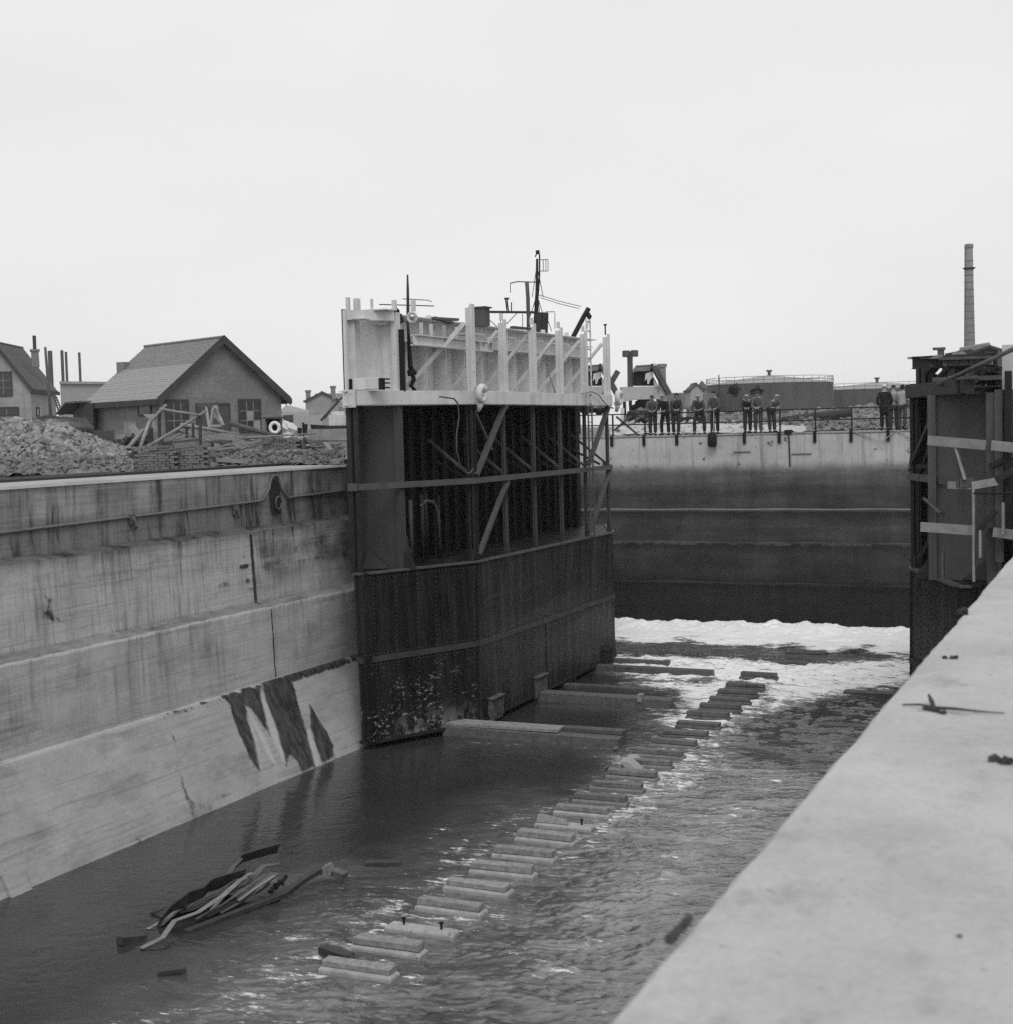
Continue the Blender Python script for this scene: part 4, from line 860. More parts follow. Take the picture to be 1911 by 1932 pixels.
for (x0, y0, x1, y1, Y, lab) in ((817, 600, 850, 601, 36.3, 'dark plank lying on the caisson top left of the tall white post'), (884, 612, 905, 613, 38.0, 'dark plank on the caisson top just right of the tall white post'), (964, 617, 990, 619, 40.4, 'dark plank on the caisson top between the second and third posts'), (818, 599, 838, 607, 36.9, 'short dark board crossing the plank left of the tall post')):
    solo('plank', MB().beam(ony(x0, y0, Y), ony(x1, y1, Y)+[0, .5, 0], .25, .06), wood_dark, lab, 'plank', 'dark planks on top of the caisson')
q = ony(742, 596, 34.4)
solo('tarpaulin', MB().rock(q, .2, rng, .8).rock(q+[.08, 0, .12], .15, rng).rock(q+[.15, 0, -.08], .17, rng), black_steel, 'small dark bundle of tarpaulin draped over the caisson top near the hoop', 'tarpaulin')
for x, y, Y in ((907, 598, 39.5),):
    q = ony(x, y, Y); m = MB().obox(q, (.22, 0, 0), (0, .2, 0), (0, 0, .26)).obox(q+np.array([0, 0, .28]), (.28, 0, 0), (0, .25, 0), (0, 0, .02))
    solo('vent_box', m, grey_steel, 'dark boxy vent standing on the caisson top beside the truss frame', 'vent')
rp = [onx(x, y, XF-.3) for x, y in ((1001, 720), (1010, 700), (1022, 670), (1030, 690), (1040, 720), (1047, 742))]
solo('rope', MB().tube(rp, .02, 6), rope_m, 'slack rope looped inside the white bays of the caisson', 'rope', smooth=True)
solo('rope', MB().tube([onx(x, y, XF+.2) for x, y in ((1098, 742), (1115, 738), (1128, 744), (1140, 760), (1150, 768), (1156, 770))], .025, 6), rope_m, 'dark rope bent over the belt at the far end of the caisson', 'rope', smooth=True)

# scaffold planks, pole and clutter on the right caisson
def zR(x, y): return (1679.3+x*.3128, 671.7+y*.3128)
def plk(a, b, Ya, Yb, w_, lab, m=wood_pale, th=.05, name='scaffold_plank', up=None):
    p, q = ony(*zR(*a), Ya), ony(*zR(*b), Yb)
    solo(name, MB().beam(p, q, th, w_, up=up or (0, 0, 1)), m, lab, 'plank', 'scaffold planks nailed across the unfinished caisson')
plk((228, 508), (575, 537), 33.0, 32.6, .21, 'uppermost pale scaffold plank across the plate of the unfinished caisson')
plk((612, 538), (741, 552), 32.55, 32.4, .21, 'short pale plank continuing the top scaffold plank to the picture edge')
plk((348, 778), (500, 782), 32.8, 32.7, .16, 'middle scaffold plank sagging left of the upright board'); plk((496, 782), (648, 755), 32.65, 32.5, .17, 'middle scaffold plank rising right of the upright board')
plk((185, 1030), (500, 1052), 33.2, 32.8, .21, 'lowest scaffold plank at the foot of the unfinished caisson')
plk((622, 1062), (741, 1078), 32.5, 32.4, .2, 'low plank stub at the right picture edge')
plk((398, 560), (455, 752), 32.9, 32.7, .2, 'broad leaning board below the top scaffold plank', up=(0, 1, 0)); plk((503, 800), (505, 1360), 32.6, 32.6, .14, 'long upright board tying the scaffold planks', up=(0, 1, 0))
plk((545, 1050), (545, 1215), 32.5, 32.5, .2, 'short upright board beside the long one', up=(0, 1, 0)); plk((682, 885), (682, 1075), 32.3, 32.3, .2, 'pale upright board at the right picture edge', up=(0, 1, 0))
plk((210, 862), (312, 950), 34.0, 33.4, .14, 'slanting board between the left post and the plate corner', grey_steel, up=(0, 1, 0)); plk((640, 750), (741, 690), 32.5, 32.4, .14, 'dark sloping board rising to the right edge', dark_steel)
plk((318, 1185), (318, 1340), 33.0, 33.0, .18, 'short upright timber standing on the deck of the unfinished caisson', grey_steel, up=(0, 1, 0))
plk((530, 1060), (640, 930), 32.5, 32.4, .1, 'thin dark batten leaning over the low planks', dark_steel)
solo('rod', MB().tube([ony(*zR(502, 828), 32.4), ony(*zR(760, 828), 32.2)], .025, 6), black_steel, 'thin black rod sticking out level from the unfinished caisson', 'rod')
solo('pole', MB().tube([ony(1768, 726, 33.6), ony(1925, 652, 32.5)], .05, 8), wood_dark, 'long slanting pole propped over the top of the unfinished caisson', 'pole', smooth=True)
def zD(x, y): return (1706.2+x*.1072, 651.6+y*.1072)
p0, p1 = ony(*zD(50, 240), 36.4), ony(*zD(700, 238), 36.4)
solo('deck_boards', MB().hexa([p0, p1+[0, -.3, 0], p1+[.0, 3, .05], p0+[.3, 3, .05], p0+[0, 0, .05], p1+[0, -.3, .09], p1+[0, 3, .14], p0+[.3, 3, .1]]), wood_pale, 'pale loose deck boards jutting out left over the top of the unfinished caisson', 'boards')
p0, p1 = ony(*zD(660, 245), 36.2), ony(*zD(1560, 215), 36.2)
solo('deck_boards', MB().beam(p0, p1, 1.2, .08), wood_dark, 'dark deck boards laid along the top right of the unfinished caisson', 'boards')
m = MB()
for k in range(9):
    a, b = ony(*zD(690+90*k, 300-4*k), 36.1), ony(*zD(770+90*k, 285-4*k), 36.1); m.beam(a+[0, 0, .05], b+[0, 0, -.02*(k % 3)], .05, .12)
m.beam(ony(*zD(680, 330), 36.15), ony(*zD(1560, 300), 36.15), .05, .1)
solo('lagging', m, mat('pale_lagging', .33, .5, 9), 'pale torn lagging strip under the top boards of the unfinished caisson', 'lagging')
for k, (x, y, lab) in enumerate(((860, 130, 'stack of short boards left on the unfinished caisson top'),)):
    m = MB()
    for j in range(4): m.beam(ony(*zD(x, y+22*j), 36.6), ony(*zD(x+190+20*(j % 2), y-5+22*j), 36.6), .5, .035)
    solo('board_stack', m, wood_pale, lab, 'board stack')
q = ony(*zD(640, 180), 36.4); solo('stub_post', MB().obox(q, (.07, 0, 0), (0, .08, 0), (0, 0, .16)).obox(q+np.array([-.04, 0, .17]), (.14, 0, 0), (0, .1, 0), (0, 0, .03)), wood_dark, 'short dark stub post standing on the deck boards', 'post')
m = MB()
for k in range(26):
    s = rng.uniform(); q = ony(*zD(1000+s*650, 620-180*s*rng.uniform(.3, 1)), 34.6+rng.uniform(0, .5)); m.rock(q, rng.uniform(.08, .2), rng, .5)
solo('tarpaulin', m, black_steel, 'crumpled dark tarpaulin heaped on the unfinished caisson top', 'tarpaulin')
q0, q1 = ony(*zD(690, 680), 34.0), ony(*zD(1190, 650), 34.0); solo('plank', MB().beam(q0, q1, .4, .05), wood_pale, 'pale plank lying flat along the plate top of the unfinished caisson', 'plank')
m = MB()
for k in range(12): m.rock(ony(*zD(760+rng.uniform(0, 500), 640-rng.uniform(0, 100)), 34.5), rng.uniform(.05, .12), rng, .5)
solo('rag_heap', m, grey_steel, 'heap of rags and rope in front of the dark tarpaulin', 'rags')
q = ony(*zD(1850, 380), 33.0)
solo('white_board', MB().obox(q+np.array([.25, 0, .0]), (.4, 0, 0), (0, .03, 0), (0, 0, .48)), mat('board_white', .5, .1, 4), 'big pale board standing upright at the right picture edge', 'board')
# ================================================================== left quay
def hz(x): return 778+.0254*(2190-x)
def pt(x, d): return dep(x, hz(x), d)[:2]
def zpx(x, y, d): return dep(x, y, d)[2]
RH = np.array([math.cos(YAW), math.sin(YAW), 0]); FH = np.array([-math.sin(YAW), math.cos(YAW), 0])
def hdir(deg): a = rad(deg); return math.cos(a)*RH+math.sin(a)*FH
EZ = np.array([0, 0, 1.])
t = NT('brick_wall'); v = t.math('MULTIPLY_ADD', t.noise((4, 4, 11), 4, .7, 5), .24, .09)
v = t.math('MULTIPLY', v, t.math('MULTIPLY_ADD', t.ramp(t.noise((.5, .5, .8), 4, .6, 8), .35, .65), .22, .85))
v = t.mix(t.ramp(t.noise((.9, .9, .3), 4, .6, 48), .62, .72, 0, .3), v, .4)
t.grey(v); t.bump(t.noise((4, 4, 14), 4, .6, 2), .4); brick_wall = t.done(.95, .1)
tile_a = mat('roof_slate', .29, .35, 3, (2, 2, 5), rough=.85, bump=.4, bscale=8)
tile_b = mat('roof_tile', .2, .6, 3, (2, 2, 4), rough=.9, bump=.6, bscale=7, fleck=.35, fleck_c=.32, fleck_scale=4)
tile_d = mat('dark_roof_tile', .1, .6, 3, (2, 2, 4), rough=.9, bump=.6, bscale=7)
trim_m = mat('dark_trim', .055, .3, 2); glass_m = mat('dark_glass', .035, .4, 1.2, rough=.2, spec=.5); door_m = mat('grey_door', .075, .4, 3, (3, 3, .4))
render_m = mat('rendered_wall', .3, .3, 1.2, streak=.25, rough=.95); sash = mat('sash_grey', .2, .2, 3)

def pane(par, plane_p, plane_n, x0, y0, x1, y1, rows, cols, m=None, nm='window', fm=None, bars=True, out=.05, boarded=()):
    n = nv(plane_n)
    a, b = onplane(x0, y1, plane_p, n), onplane(x1, y1, plane_p, n); c = onplane(x0, y0, plane_p, n)
    e = nv(np.array([b[0]-a[0], b[1]-a[1], 0])); wd = abs((b-a)@e); zb, zt = a[2], c[2]
    o = a+n*out; o[2] = zb
    q = build(nm, MB().obox(o+e*wd/2+EZ*(zt-zb)/2, e*wd/2, n*.02, EZ*(zt-zb)/2), m or glass_m, par)
    fmb = MB(); f_ = .07
    for (s0, s1, z0, z1) in ((-f_, wd+f_, zt-zb, zt-zb+.14), (-f_, wd+f_, -.1, 0), (-f_, 0, 0, zt-zb), (wd, wd+f_, 0, zt-zb)):
        fmb.obox(o+e*(s0+s1)/2+EZ*(z0+z1)/2, e*(s1-s0)/2, n*.05, EZ*(z1-z0)/2)
    build('frame', fmb, fm or trim_m, q)
    if bars:
        bm_ = MB()
        for i in range(1, cols): bm_.obox(o+e*wd*i/cols+EZ*(zt-zb)/2, e*.03, n*.034, EZ*(zt-zb)/2)
        for i in range(1, rows): bm_.obox(o+e*wd/2+EZ*(zt-zb)*i/rows, e*wd/2, n*.031, EZ*.025)
        build('glazing_bars', bm_, sash if nm == 'window' else trim_m, q)
    for (i, j) in boarded:
        build('board', MB().obox(o+e*wd*(i+.5)/cols+EZ*(zt-zb)*(j+.5)/rows, e*wd/cols*.48, n*.028, EZ*(zt-zb)/rows*.48), render_m, q)
    return q
def gable_house(root, p0, gd, sd, w_, l_, zg, ze, zr, wall_m, roofs, trim, over=.35, courses=22, fascia=.4):
    p0 = np.array([p0[0], p0[1], 0.])
    A, B = p0, p0+gd*w_; M_ = p0+gd*w_/2
    poly = [A+EZ*zg, B+EZ*zg, B+EZ*ze, M_+EZ*zr, A+EZ*ze]
    build('wall', MB().prism(poly, sd*l_), wall_m, root)
    # roof slopes as overlapping courses
    for side, (roof_lo, roof_hi) in zip((-1, 1), roofs):
        for part, (f0, f1), m in (('roof', (0, .58), roof_lo), ('roof', (.58, 1), roof_hi)):
            mb = MB(); n = max(2, int(courses*(f1-f0)))
            if roof_lo is roof_hi and f0 > 0: break
            if roof_lo is roof_hi: f1 = 1; n = courses
            for k in range(n):
                g0, g1 = f0+(f1-f0)*k/n, f0+(f1-f0)*(k+1)/n
                def at(g, up_):
                    h = w_/2+over; xx = M_+gd*side*h*(1-g); return xx+EZ*(zr-(zr-ze)/(w_/2)*h*(1-g)+up_)
                j = .015*(random.random()-.5)
                a0, a1 = at(g0-.004, .115+j), at(g1, .085+j); b0, b1 = at(g0-.004, .03), at(g1, .03)
                s0, s1 = -sd*over, sd*(l_+over)
                mb.hexa([b0+s0, b1+s0, b1+s1, b0+s1, a0+s0, a1+s0, a1+s1, a0+s1])
            build(part, mb, m, root)
    ridge = MB(); k = 0.
    while k < l_+over*2: ridge.tube([M_+EZ*(zr+.11)+sd*(k-over), M_+EZ*(zr+.125)+sd*(k-over+.36)], .1, 6); k += .38
    build('ridge_tiles', ridge, roofs[0][1], root)
    for side in (-1, 1):
        h = w_/2+over; lo = M_+gd*side*h+EZ*(ze-(zr-ze)/(w_/2)*over)
        build('bargeboard', MB().hexa([q-sd*(over+d_)+EZ*u_ for d_ in (.0, .06) for q, u_ in ((lo, -fascia*.6), (M_+EZ*zr, -fascia*.6), (M_+EZ*zr, fascia*.45), (lo, fascia*.45))]), trim, root)
        build('eave_board', MB().obox(M_+gd*side*(h+.03)+EZ*(ze-(zr-ze)/(w_/2)*over-.02)+sd*l_/2, gd*.09, sd*(l_/2+over), EZ*.17), trim, root)
# --- brick barn
d0 = 85; gd, sd = hdir(42), hdir(132)
bp = np.array([*pt(305, d0), 0]); barn = thing('brick_barn', 'brick workshop with a steep gable facing the dock and a two toned tiled roof', 'building', (bp[0], bp[1], -.55))
gable_house(barn, bp, gd, sd, 8.4, 8.9, -.55, 2.45, 5.85, brick_wall, ((tile_a, tile_b), (tile_a, tile_b)), trim_m, .42, 30, .5)
gn, sn = -sd, -gd
pane(barn, bp, gn, 315, 758, 355, 812, 3, 3, glass_m, boarded=())
pane(barn, bp, gn, 373, 765, 433, 814, 1, 3, door_m, 'door')
pane(barn, bp, gn, 453, 757, 491, 812, 3, 3, glass_m, boarded=((1, 1), (2, 0)))
pane(barn, bp, sn, 264, 761, 286, 782, 1, 1, glass_m, bars=False)
for x0, y0, x1, y1, m in ((236, 795, 258, 820, render_m), (222, 818, 262, 828, render_m)):
    a, b = onplane(x0, y1, bp, sn), onplane(x1, y0, bp, sn)
    c = (a+b)/2+sn*.02; e = nv(np.array([b[0]-a[0], b[1]-a[1], 0])); build('plaster_patch', MB().obox(c, e*abs((b-a)@e)/2, sn*.015, EZ*abs(b[2]-a[2])/2), m, barn)
q = bp+sd*8.9+gd*2.2; build('chimney', MB().box(q[0]-.3, q[0]+.3, q[1]-.1, q[1]+.5, 3.6, 4.9), brick, barn)
# lean-to behind the left corner of the barn
q0, q1 = dep(139, 809, 92), dep(177, 809, 90); z0 = -.5
lt = thing('lean_to', 'small dark lean-to with a sloping roof behind the left corner of the brick workshop', 'lean-to', (*q0[:2], -.5))
build('wall', MB().prism([np.array([*q0[:2], -.5]), np.array([*q1[:2], -.5]), np.array([*q1[:2], zpx(177, 760, 90)]), np.array([*pt(158, 91), zpx(158, 762, 91)]), np.array([*q0[:2], zpx(139, 783, 92)])], FH*3), trim_m, lt)
build('roof', MB().beam(np.array([*q0[:2], zpx(139, 780, 92)])+FH*1.4, np.array([*pt(158, 91), zpx(158, 759, 91)])+FH*1.4, 3.2, .1).beam(np.array([*pt(158, 91), zpx(158, 759, 91)])+FH*1.4, np.array([*q1[:2], zpx(177, 757, 90)])+FH*1.4, 3.2, .1), tile_d, lt)
# --- house at the left edge
d1 = 130; gd2, sd2 = hdir(3.5), hdir(93.5)
hp0 = np.array([*pt(62, d1), 0])-hdir(183.5)*0
Wd = 5.9
hs = thing('house', 'steep roofed rendered house cut by the left picture edge with a dark upper window', 'building', (hp0[0], hp0[1], -.55))
gable_house(hs, hp0-gd2*Wd, gd2, sd2, Wd, 9.0, -.55, zpx(62, 730, d1), zpx(0, 648, d1), render_m, ((tile_d, tile_d), (tile_d, tile_d)), trim_m, .25, 24, .45)
pane(hs, hp0, -sd2, -8, 704, 23, 746, 3, 2, glass_m); pane(hs, hp0, -sd2, -8, 771, 35, 783, 1, 2, glass_m)
pane(hs, hp0, gd2, 68.5, 771, 73, 783, 1, 1, glass_m, bars=False)
q = dep(66, 668, d1+4); build('chimney', MB().lathe([(.5, -1.2), (.45, .2), (.6, .25), (.6, .45)], q, 4), brick, hs)
build('flue', MB().tube([q+EZ*.3, np.array([q[0], q[1], zpx(64.5, 633, d1+4)])], .16, 8), trim_m, hs)
q = dep(97, 785, 118)
solo('pole', MB().tube([np.array([*pt(100, 118), -.5]), np.array([*pt(93, 118), zpx(93, 655, 118)])], [.14, .1], 8), wood_dark, 'tall thin wooden pole standing in front of the steep roofed house', 'pole', smooth=True)
ld = MB(); a0, a1 = dep(119, 782, 117), dep(106, 748, 117); b0, b1 = dep(113, 784, 117.5), dep(101, 744, 117.5)
ld.beam(a0, a1, .1).beam(b0, b1, .1)
for k in range(9): s = k/8.; ld.beam(a0+(a1-a0)*s, b0+(b1-b0)*s, .06)
solo('ladder', ld, wood_dark, 'dark wooden ladder leaning against the side of the steep roofed house', 'ladder')
# --- flat works building with pipes
q0, q1 = pt(118, 175), pt(232, 178)
fb = thing('factory', 'flat roofed works building with a row of tall flue pipes behind the workshop', 'building', (*q0, -.5))
build('wall', MB().prism([np.array([*q0, -.5]), np.array([*q1, -.5]), np.array([*q1, zpx(215, 725, 178)]), np.array([*q0, zpx(125, 723, 175)])], FH*16), mat('pale_brick', .3, .2, 2, (1, 1, 4)), fb)
build('cornice', MB().beam(np.array([*q0, zpx(125, 723, 175)+.1])-FH*.1, np.array([*q1, zpx(215, 725, 178)+.1])-FH*.1, .5, .3), render_m, fb)
for x0, y0, x1, wd in ((100, 662, 103, 9), (122.5, 661, 125.5, 6), (130, 664, 133, 5), (155, 665, 158, 5)):
    build('flue', MB().lathe([(wd/2730*181/2, 0), (wd/2730*181/2*.95, zpx(x0, y0, 181)-3.0)], (*pt((x0+x1)/2, 181), 3.0), 10), grey_steel, fb, smooth=False)
# --- low shed with corrugated roof
q0, q1 = dep(4, 812, 60), dep(178, 812, 63)
sh = thing('shed', 'low shed with a dark corrugated roof behind the rubble heap', 'shed', (*q0[:2], -.6))
e0, e1 = np.array([*q0[:2], zpx(30, 806, 60)]), np.array([*q1[:2], zpx(175, 808, 63)]); r0, r1 = e0+FH*3.0+EZ*.48, e1+FH*3.0+EZ*.46
r0 = r0+RH*.9; r1 = r1-RH*1.2
build('wall', MB().prism([np.array([*e0[:2], -.7])+FH*.2, np.array([*e1[:2], -.7])+FH*.2, e1+FH*.2-EZ*.1, e0+FH*.2-EZ*.1], FH*3), wood_dark, sh)
cm = MB(); N = 34
for k in range(N):
    s, s2 = k/N, (k+.55)/N
    cm.hexa([e0+(e1-e0)*s-EZ*.03, e0+(e1-e0)*s2-EZ*.03, r0+(r1-r0)*s2-EZ*.03, r0+(r1-r0)*s-EZ*.03, e0+(e1-e0)*s+EZ*.04, e0+(e1-e0)*s2+EZ*.04, r0+(r1-r0)*s2+EZ*.04, r0+(r1-r0)*s+EZ*.04])
cm.hexa([e0-EZ*.05, e1-EZ*.05, r1-EZ*.05, r0-EZ*.05, e0, e1, r1, r0])
build('roof', cm, mat('corrugated_iron', .065, .35, 2, rough=.7), sh)

# --- crane rails, coping edge clutter
for k, (dx, lab) in enumerate(((-23.62, 'nearer of the two dark crane rails running along the left quay'), (-24.5, 'farther of the two dark crane rails along the left quay'))):
    rb = MB(); ys = (8, 60 if k == 0 else 31)
    rb.box(dx-.06, dx+.06, *ys, -.94, -.915).box(dx-.015, dx+.015, *ys, -.914, -.87).box(dx-.04, dx+.04, *ys, -.869, -.835)
    solo('crane_rail', rb, rail_steel, lab, 'rail')
solo('steel_beam', (lambda m: m.beam(gnd(58, 894)+EZ*.08, gnd(196, 884)+EZ*.08, .12, .1).beam(gnd(58, 894)+EZ*.15, gnd(196, 884)+EZ*.15, .2, .03))(MB()), rail_steel, 'dark steel beam lying beside the crane rails below the rubble heap', 'beam')

# --- rubble heap (stuff) and its dark neighbour
def heap(name, cx, d, wpx, ytop_fn, n, rlo, rhi, m, kind_label, cat, depth=5., seed=1, asym=0.):
    """mound of many stones; outline height given by pixels along x"""
    g = np.random.default_rng(seed); mb = MB()
    x0, x1 = wpx
    NX, NY = 44, 14; base = []
    def hgt(x, s):       # s 0 front .. 1 back
        zt = zpx(x, ytop_fn(x), d+depth*.5); pr = math.sin(math.pi*min(1, s*.9+.06))**.8
        zg = gz(*pt(x, d+depth*s)); return zg-.02+max(0, (zt-zg))*pr
    for i in range(NX+1):
        for j in range(NY+1):
            x = x0+(x1-x0)*i/NX; s = j/NY; p = pt(x, d+depth*s); base.append((p[0], p[1], hgt(x, s)+g.normal(0, .03)-.03))
    mb.add(base, [(i*(NY+1)+j, (i+1)*(NY+1)+j, (i+1)*(NY+1)+j+1, i*(NY+1)+j+1) for i in range(NX) for j in range(NY)])
    for k in range(n):
        x = g.uniform(x0, x1); s = g.beta(1.1, 1.5); p = pt(x, d+depth*s); r = g.uniform(rlo, rhi)*(1 if g.uniform() < .9 else 1.7)
        mb.rock((p[0], p[1], hgt(x, s)+g.uniform(-.2, .55)*r), r, g, g.uniform(.45, .9))
    o = build(name, mb, m, fix=False); return tag(o, kind_label, cat, None, 'stuff')
rub = mat('rubble_stone', .25, .95, 4.5, rough=.95, bump=.5, bscale=12, fleck=.5, fleck_c=.05, fleck_scale=2.6)
rub2 = mat('brick_rubble', .17, .5, 5, rough=.95, bump=.5, fleck=.4, fleck_c=.34)
f1 = lambda x: np.interp(x, [-60, 0, 60, 90, 120, 138, 172, 200, 235], [792, 797, 801, 804, 803, 816, 828, 842, 852])
heap('rubble_heap', 0, 40, (-60, 235), f1, 2600, .035, .125, rub, 'long heap of pale broken stone on the left quay in front of the low shed', 'rubble', 7, 3)
f2 = lambda x: np.interp(x, [0, 60, 150, 240, 300, 400, 640], [868, 866, 868, 866, 880, 876, 862])
heap('brick_rubble', 0, 37, (-20, 250), lambda x: np.interp(x, [-20, 60, 150, 250], [862, 866, 862, 866]), 420, .03, .09, rub2, 'scatter of broken brick along the foot of the rubble heap', 'rubble', 4, 5)
heap('scrap_litter', 0, 43, (240, 648), lambda x: np.interp(x, [240, 330, 400, 480, 560, 648], [870, 862, 856, 854, 852, 854]), 700, .03, .10, mat('litter', .14, .6, 5, rough=.95, fleck=.3, fleck_c=.4), 'litter of splintered wood and brick between the stacks', 'litter', 9, 6)
heap('earth_bank', 0, 47, (215, 335), lambda x: np.interp(x, [215, 240, 262, 300, 335], [836, 826, 829, 838, 845]), 120, .06, .16, mat('dark_earth', .045, .5, 4), 'dark bank of earth and tarpaulin between the rubble heap and the timber frame', 'earth bank', 3, 8)

# --- brick stacks
def brick_stack(x0, x1, ybase, ytop, d, deep, lab, seed, slope=0.):
    g = np.random.default_rng(seed); mb = MB(); p0 = gnd((x0+x1)/2, ybase)
    A = np.array([*pt(x0, d), 0]); B = np.array([*pt(x1, d), 0]); e = nv(B-A); L = np.linalg.norm(B-A); n = np.array([-e[1], e[0], 0])
    zg = gz(*A[:2])-.02; H = zpx(x0, ytop, d)-zg
    bl, bh, bd = .21, .062, .1; rows = int(H/(bh+.012))
    for r in range(rows):
        z_ = zg+r*(bh+.012)+bh/2
        for kdeep in range(int(deep/(bd+.01))):
            off = (r % 2)*bl/2
            for c in range(int(L/(bl+.015))):
                u = off+c*(bl+.015)+bl/2+g.normal(0, .008)
                if u > L: continue
                top = H*(1-slope*abs(u/L-.45))+g.normal(0, .04)
                if z_-zg > top: continue
                if kdeep > 1 and z_-zg < top-.2 and 0 < c < int(L/(bl+.015))-2: continue
                a = g.normal(0, .05); ee = e*math.cos(a)+n*math.sin(a); nn = n*math.cos(a)-e*math.sin(a)
                mb.obox(A+e*u+n*(kdeep*(bd+.01)+g.normal(0, .012))+EZ*(z_+g.normal(0, .004)), ee*bl/2, nn*bd/2, EZ*bh/2)
    mm = brick_m
    return solo('brick_stack', mb, mm, lab, 'brick stack')
t = NT('reclaimed_brick'); v = t.math('MULTIPLY_ADD', t.noise((7, 7, 15), 3, .6, 5), .3, .03); v = t.math('MULTIPLY', v, t.math('MULTIPLY_ADD', t.noise(1.2, 4, .6, 9), .8, .6)); t.grey(v); t.bump(t.noise(30, 4, .6, 2), .3); brick_m = t.done(.95, .1)
brick_stack(253, 330, 885, 841, 41, .55, 'long low stack of old bricks below the timber frame', 1, .2)
brick_stack(326, 397, 884, 835, 41.3, .55, 'taller ragged end of the brick stacks below the timber frame', 2, .35)
brick_stack(486, 562, 856, 826, 50, .6, 'neat square brick stack in front of the life ring cabinet', 3, .1)
brick_stack(558, 590, 856, 828, 50.5, .5, 'tumbling brick stack right of the neat one', 4, .7)
brick_stack(150, 232, 884, 848, 42, .5, 'broken brick stack in front of the rubble heap', 5, .5)
brick_stack(105, 152, 888, 863, 40.5, .4, 'low two course brick row at the foot of the rubble heap', 6, .3)
brick_stack(-15, 18, 898, 866, 38, .5, 'small brick stack at the left picture edge', 7, .2)

# --- timber: poles, laths, planks, trestle
def zC(x, y): return (235.1+x*.12303, 752.3+y*.12303)
def zB(x, y): return (302.3+x*.1933, 604.6+y*.1933)
def pole(a, b, da, db, r, lab, m=wood_pale, f=zC, group='poles and boards of the collapsed timber frame', name='pole', square=False, cat='pole'):
    p, q = dep(*f(*a), da), dep(*f(*b), db)
    r = r*(.62 if f is zC else .8)
    mb = MB().beam(p, q, r*2, r*2) if square else MB().tube([p, p*.5+q*.5+EZ*random.uniform(-.02, .02), q], [r*1.1, r, r*.9], 8)
    return solo(name, mb, m, lab, cat, group, smooth=not square)
pole((535, 150), (1165, 250), 45.5, 45.5, .06, 'pale ridge pole of the collapsed timber frame')
pole((15, 800), (290, 470), 44.2, 45, .10, 'fat pale pole leaning up from the ground left of the frame')
pole((245, 740), (380, 350), 44.6, 45.2, .09, 'pale pole leaning inside the left end of the frame'); pole((375, 380), (640, 90), 45.2, 45.6, .08, 'forked pale pole rising to the left peak of the frame')
pole((335, 745), (1255, 185), 44.4, 45.8, .075, 'long pale rafter rising to the right peak of the frame')
pole((537, 190), (537, 650), 45.6, 45.6, .06, 'dark upright post at the left end of the frame', wood_dark, square=True); pole((1162, 262), (1165, 720), 45.6, 45.6, .06, 'dark upright post at the right end of the frame', wood_dark, square=True)
pole((510, 690), (1150, 628), 45, 45.3, .055, 'dark bottom rail of the timber frame', wood_dark, square=True)
pole((690, 655), (860, 530), 45.4, 45.6, .05, 'short pale strut under the long rafter'); pole((790, 620), (950, 560), 45.7, 45.9, .05, 'lower short pale strut under the long rafter')
pole((1050, 370), (1055, 600), 46, 46, .05, 'short dark post behind the right rafter', wood_dark, square=True); pole((950, 470), (955, 600), 46, 46, .05, 'shortest dark post behind the right rafter', wood_dark, square=True)
pole((395, 440), (410, 720), 46, 46, .1, 'dark broad board standing inside the left end of the frame', wood_dark, square=True); pole((460, 320), (470, 720), 46.3, 46.3, .09, 'grey board standing beside the dark one in the frame', wood_pale, square=True)
pole((870, 398), (1760, 555), 48, 50, .1, 'long pale pole lying across the loose laths', square=False)
for k in range(9):
    pole((800+95*k, 455+9*k), (1240+75*k, 655-8*k), 49.5, 48.2, .03, '%s pale lath from the left in the sloping row behind the brick stacks' % ordn[k].replace('nearest', 'first'), group='loose laths behind the brick stacks', name='lath', square=True, cat='lath')
pole((1380, 585), (1850, 660), 48, 48.3, .08, 'broad grey plank lying over the ends of the laths', square=True, name='plank', cat='plank'); pole((1290, 665), (1650, 655), 47.6, 47.8, .07, 'dark plank under the ends of the laths', wood_dark, square=True, name='plank', cat='plank')
for k, (a, b) in enumerate((((1650, 680), (1905, 830)), ((1760, 668), (1990, 770)), ((1600, 765), (1800, 845)), ((1690, 730), (1850, 850)))):
    pole(a, b, 48, 47, .035, '%s lath of the lower tumbled group beside the neat brick stack' % ordn[k].replace('nearest', 'first'), group='lower tumbled laths', name='lath', square=True, cat='lath')
pole((690, 1003), (1110, 1122), 56, 53, .12, 'thick dark pole slanting down in front of the workshop door', wood_dark, zB)
pole((800, 1147), (1525, 1102), 49, 51, .035, 'thin pale rail laid across the tops of the brick stack', wood_pale, zB)
pole((1028, 1322), (1445, 1290), 48.5, 49.5, .16, 'thick pale log lying in front of the neat brick stack', mat('birch_log', .33, .4, 5, bump=.3), zB, name='log', cat='log'); pole((765, 1330), (1015, 1322), 48.5, 48.5, .12, 'shorter grey log left of the pale one', wood_dark, zB, name='log', cat='log')
pole((1610, 1205), (1692, 1312), 50, 49, .09, 'stubby plank leaning at the foot of the concrete wall', wood_pale, zB, square=True, name='plank', cat='plank'); pole((1595, 1265), (1625, 1320), 49.5, 49.2, .08, 'short dark stub beside the stubby plank', wood_dark, zB, square=True)
pole((490, 1335), (700, 1412), 44, 43.5, .1, 'dark plank sloping to the rails right of the ragged bricks', wood_dark, zB, square=True, name='plank', cat='plank')
pole((1410, 1150), (1500, 1250), 50.5, 50, .07, 'dark board leaning off the tumbling brick stack', wood_dark, zB, square=True, name='plank', cat='plank')
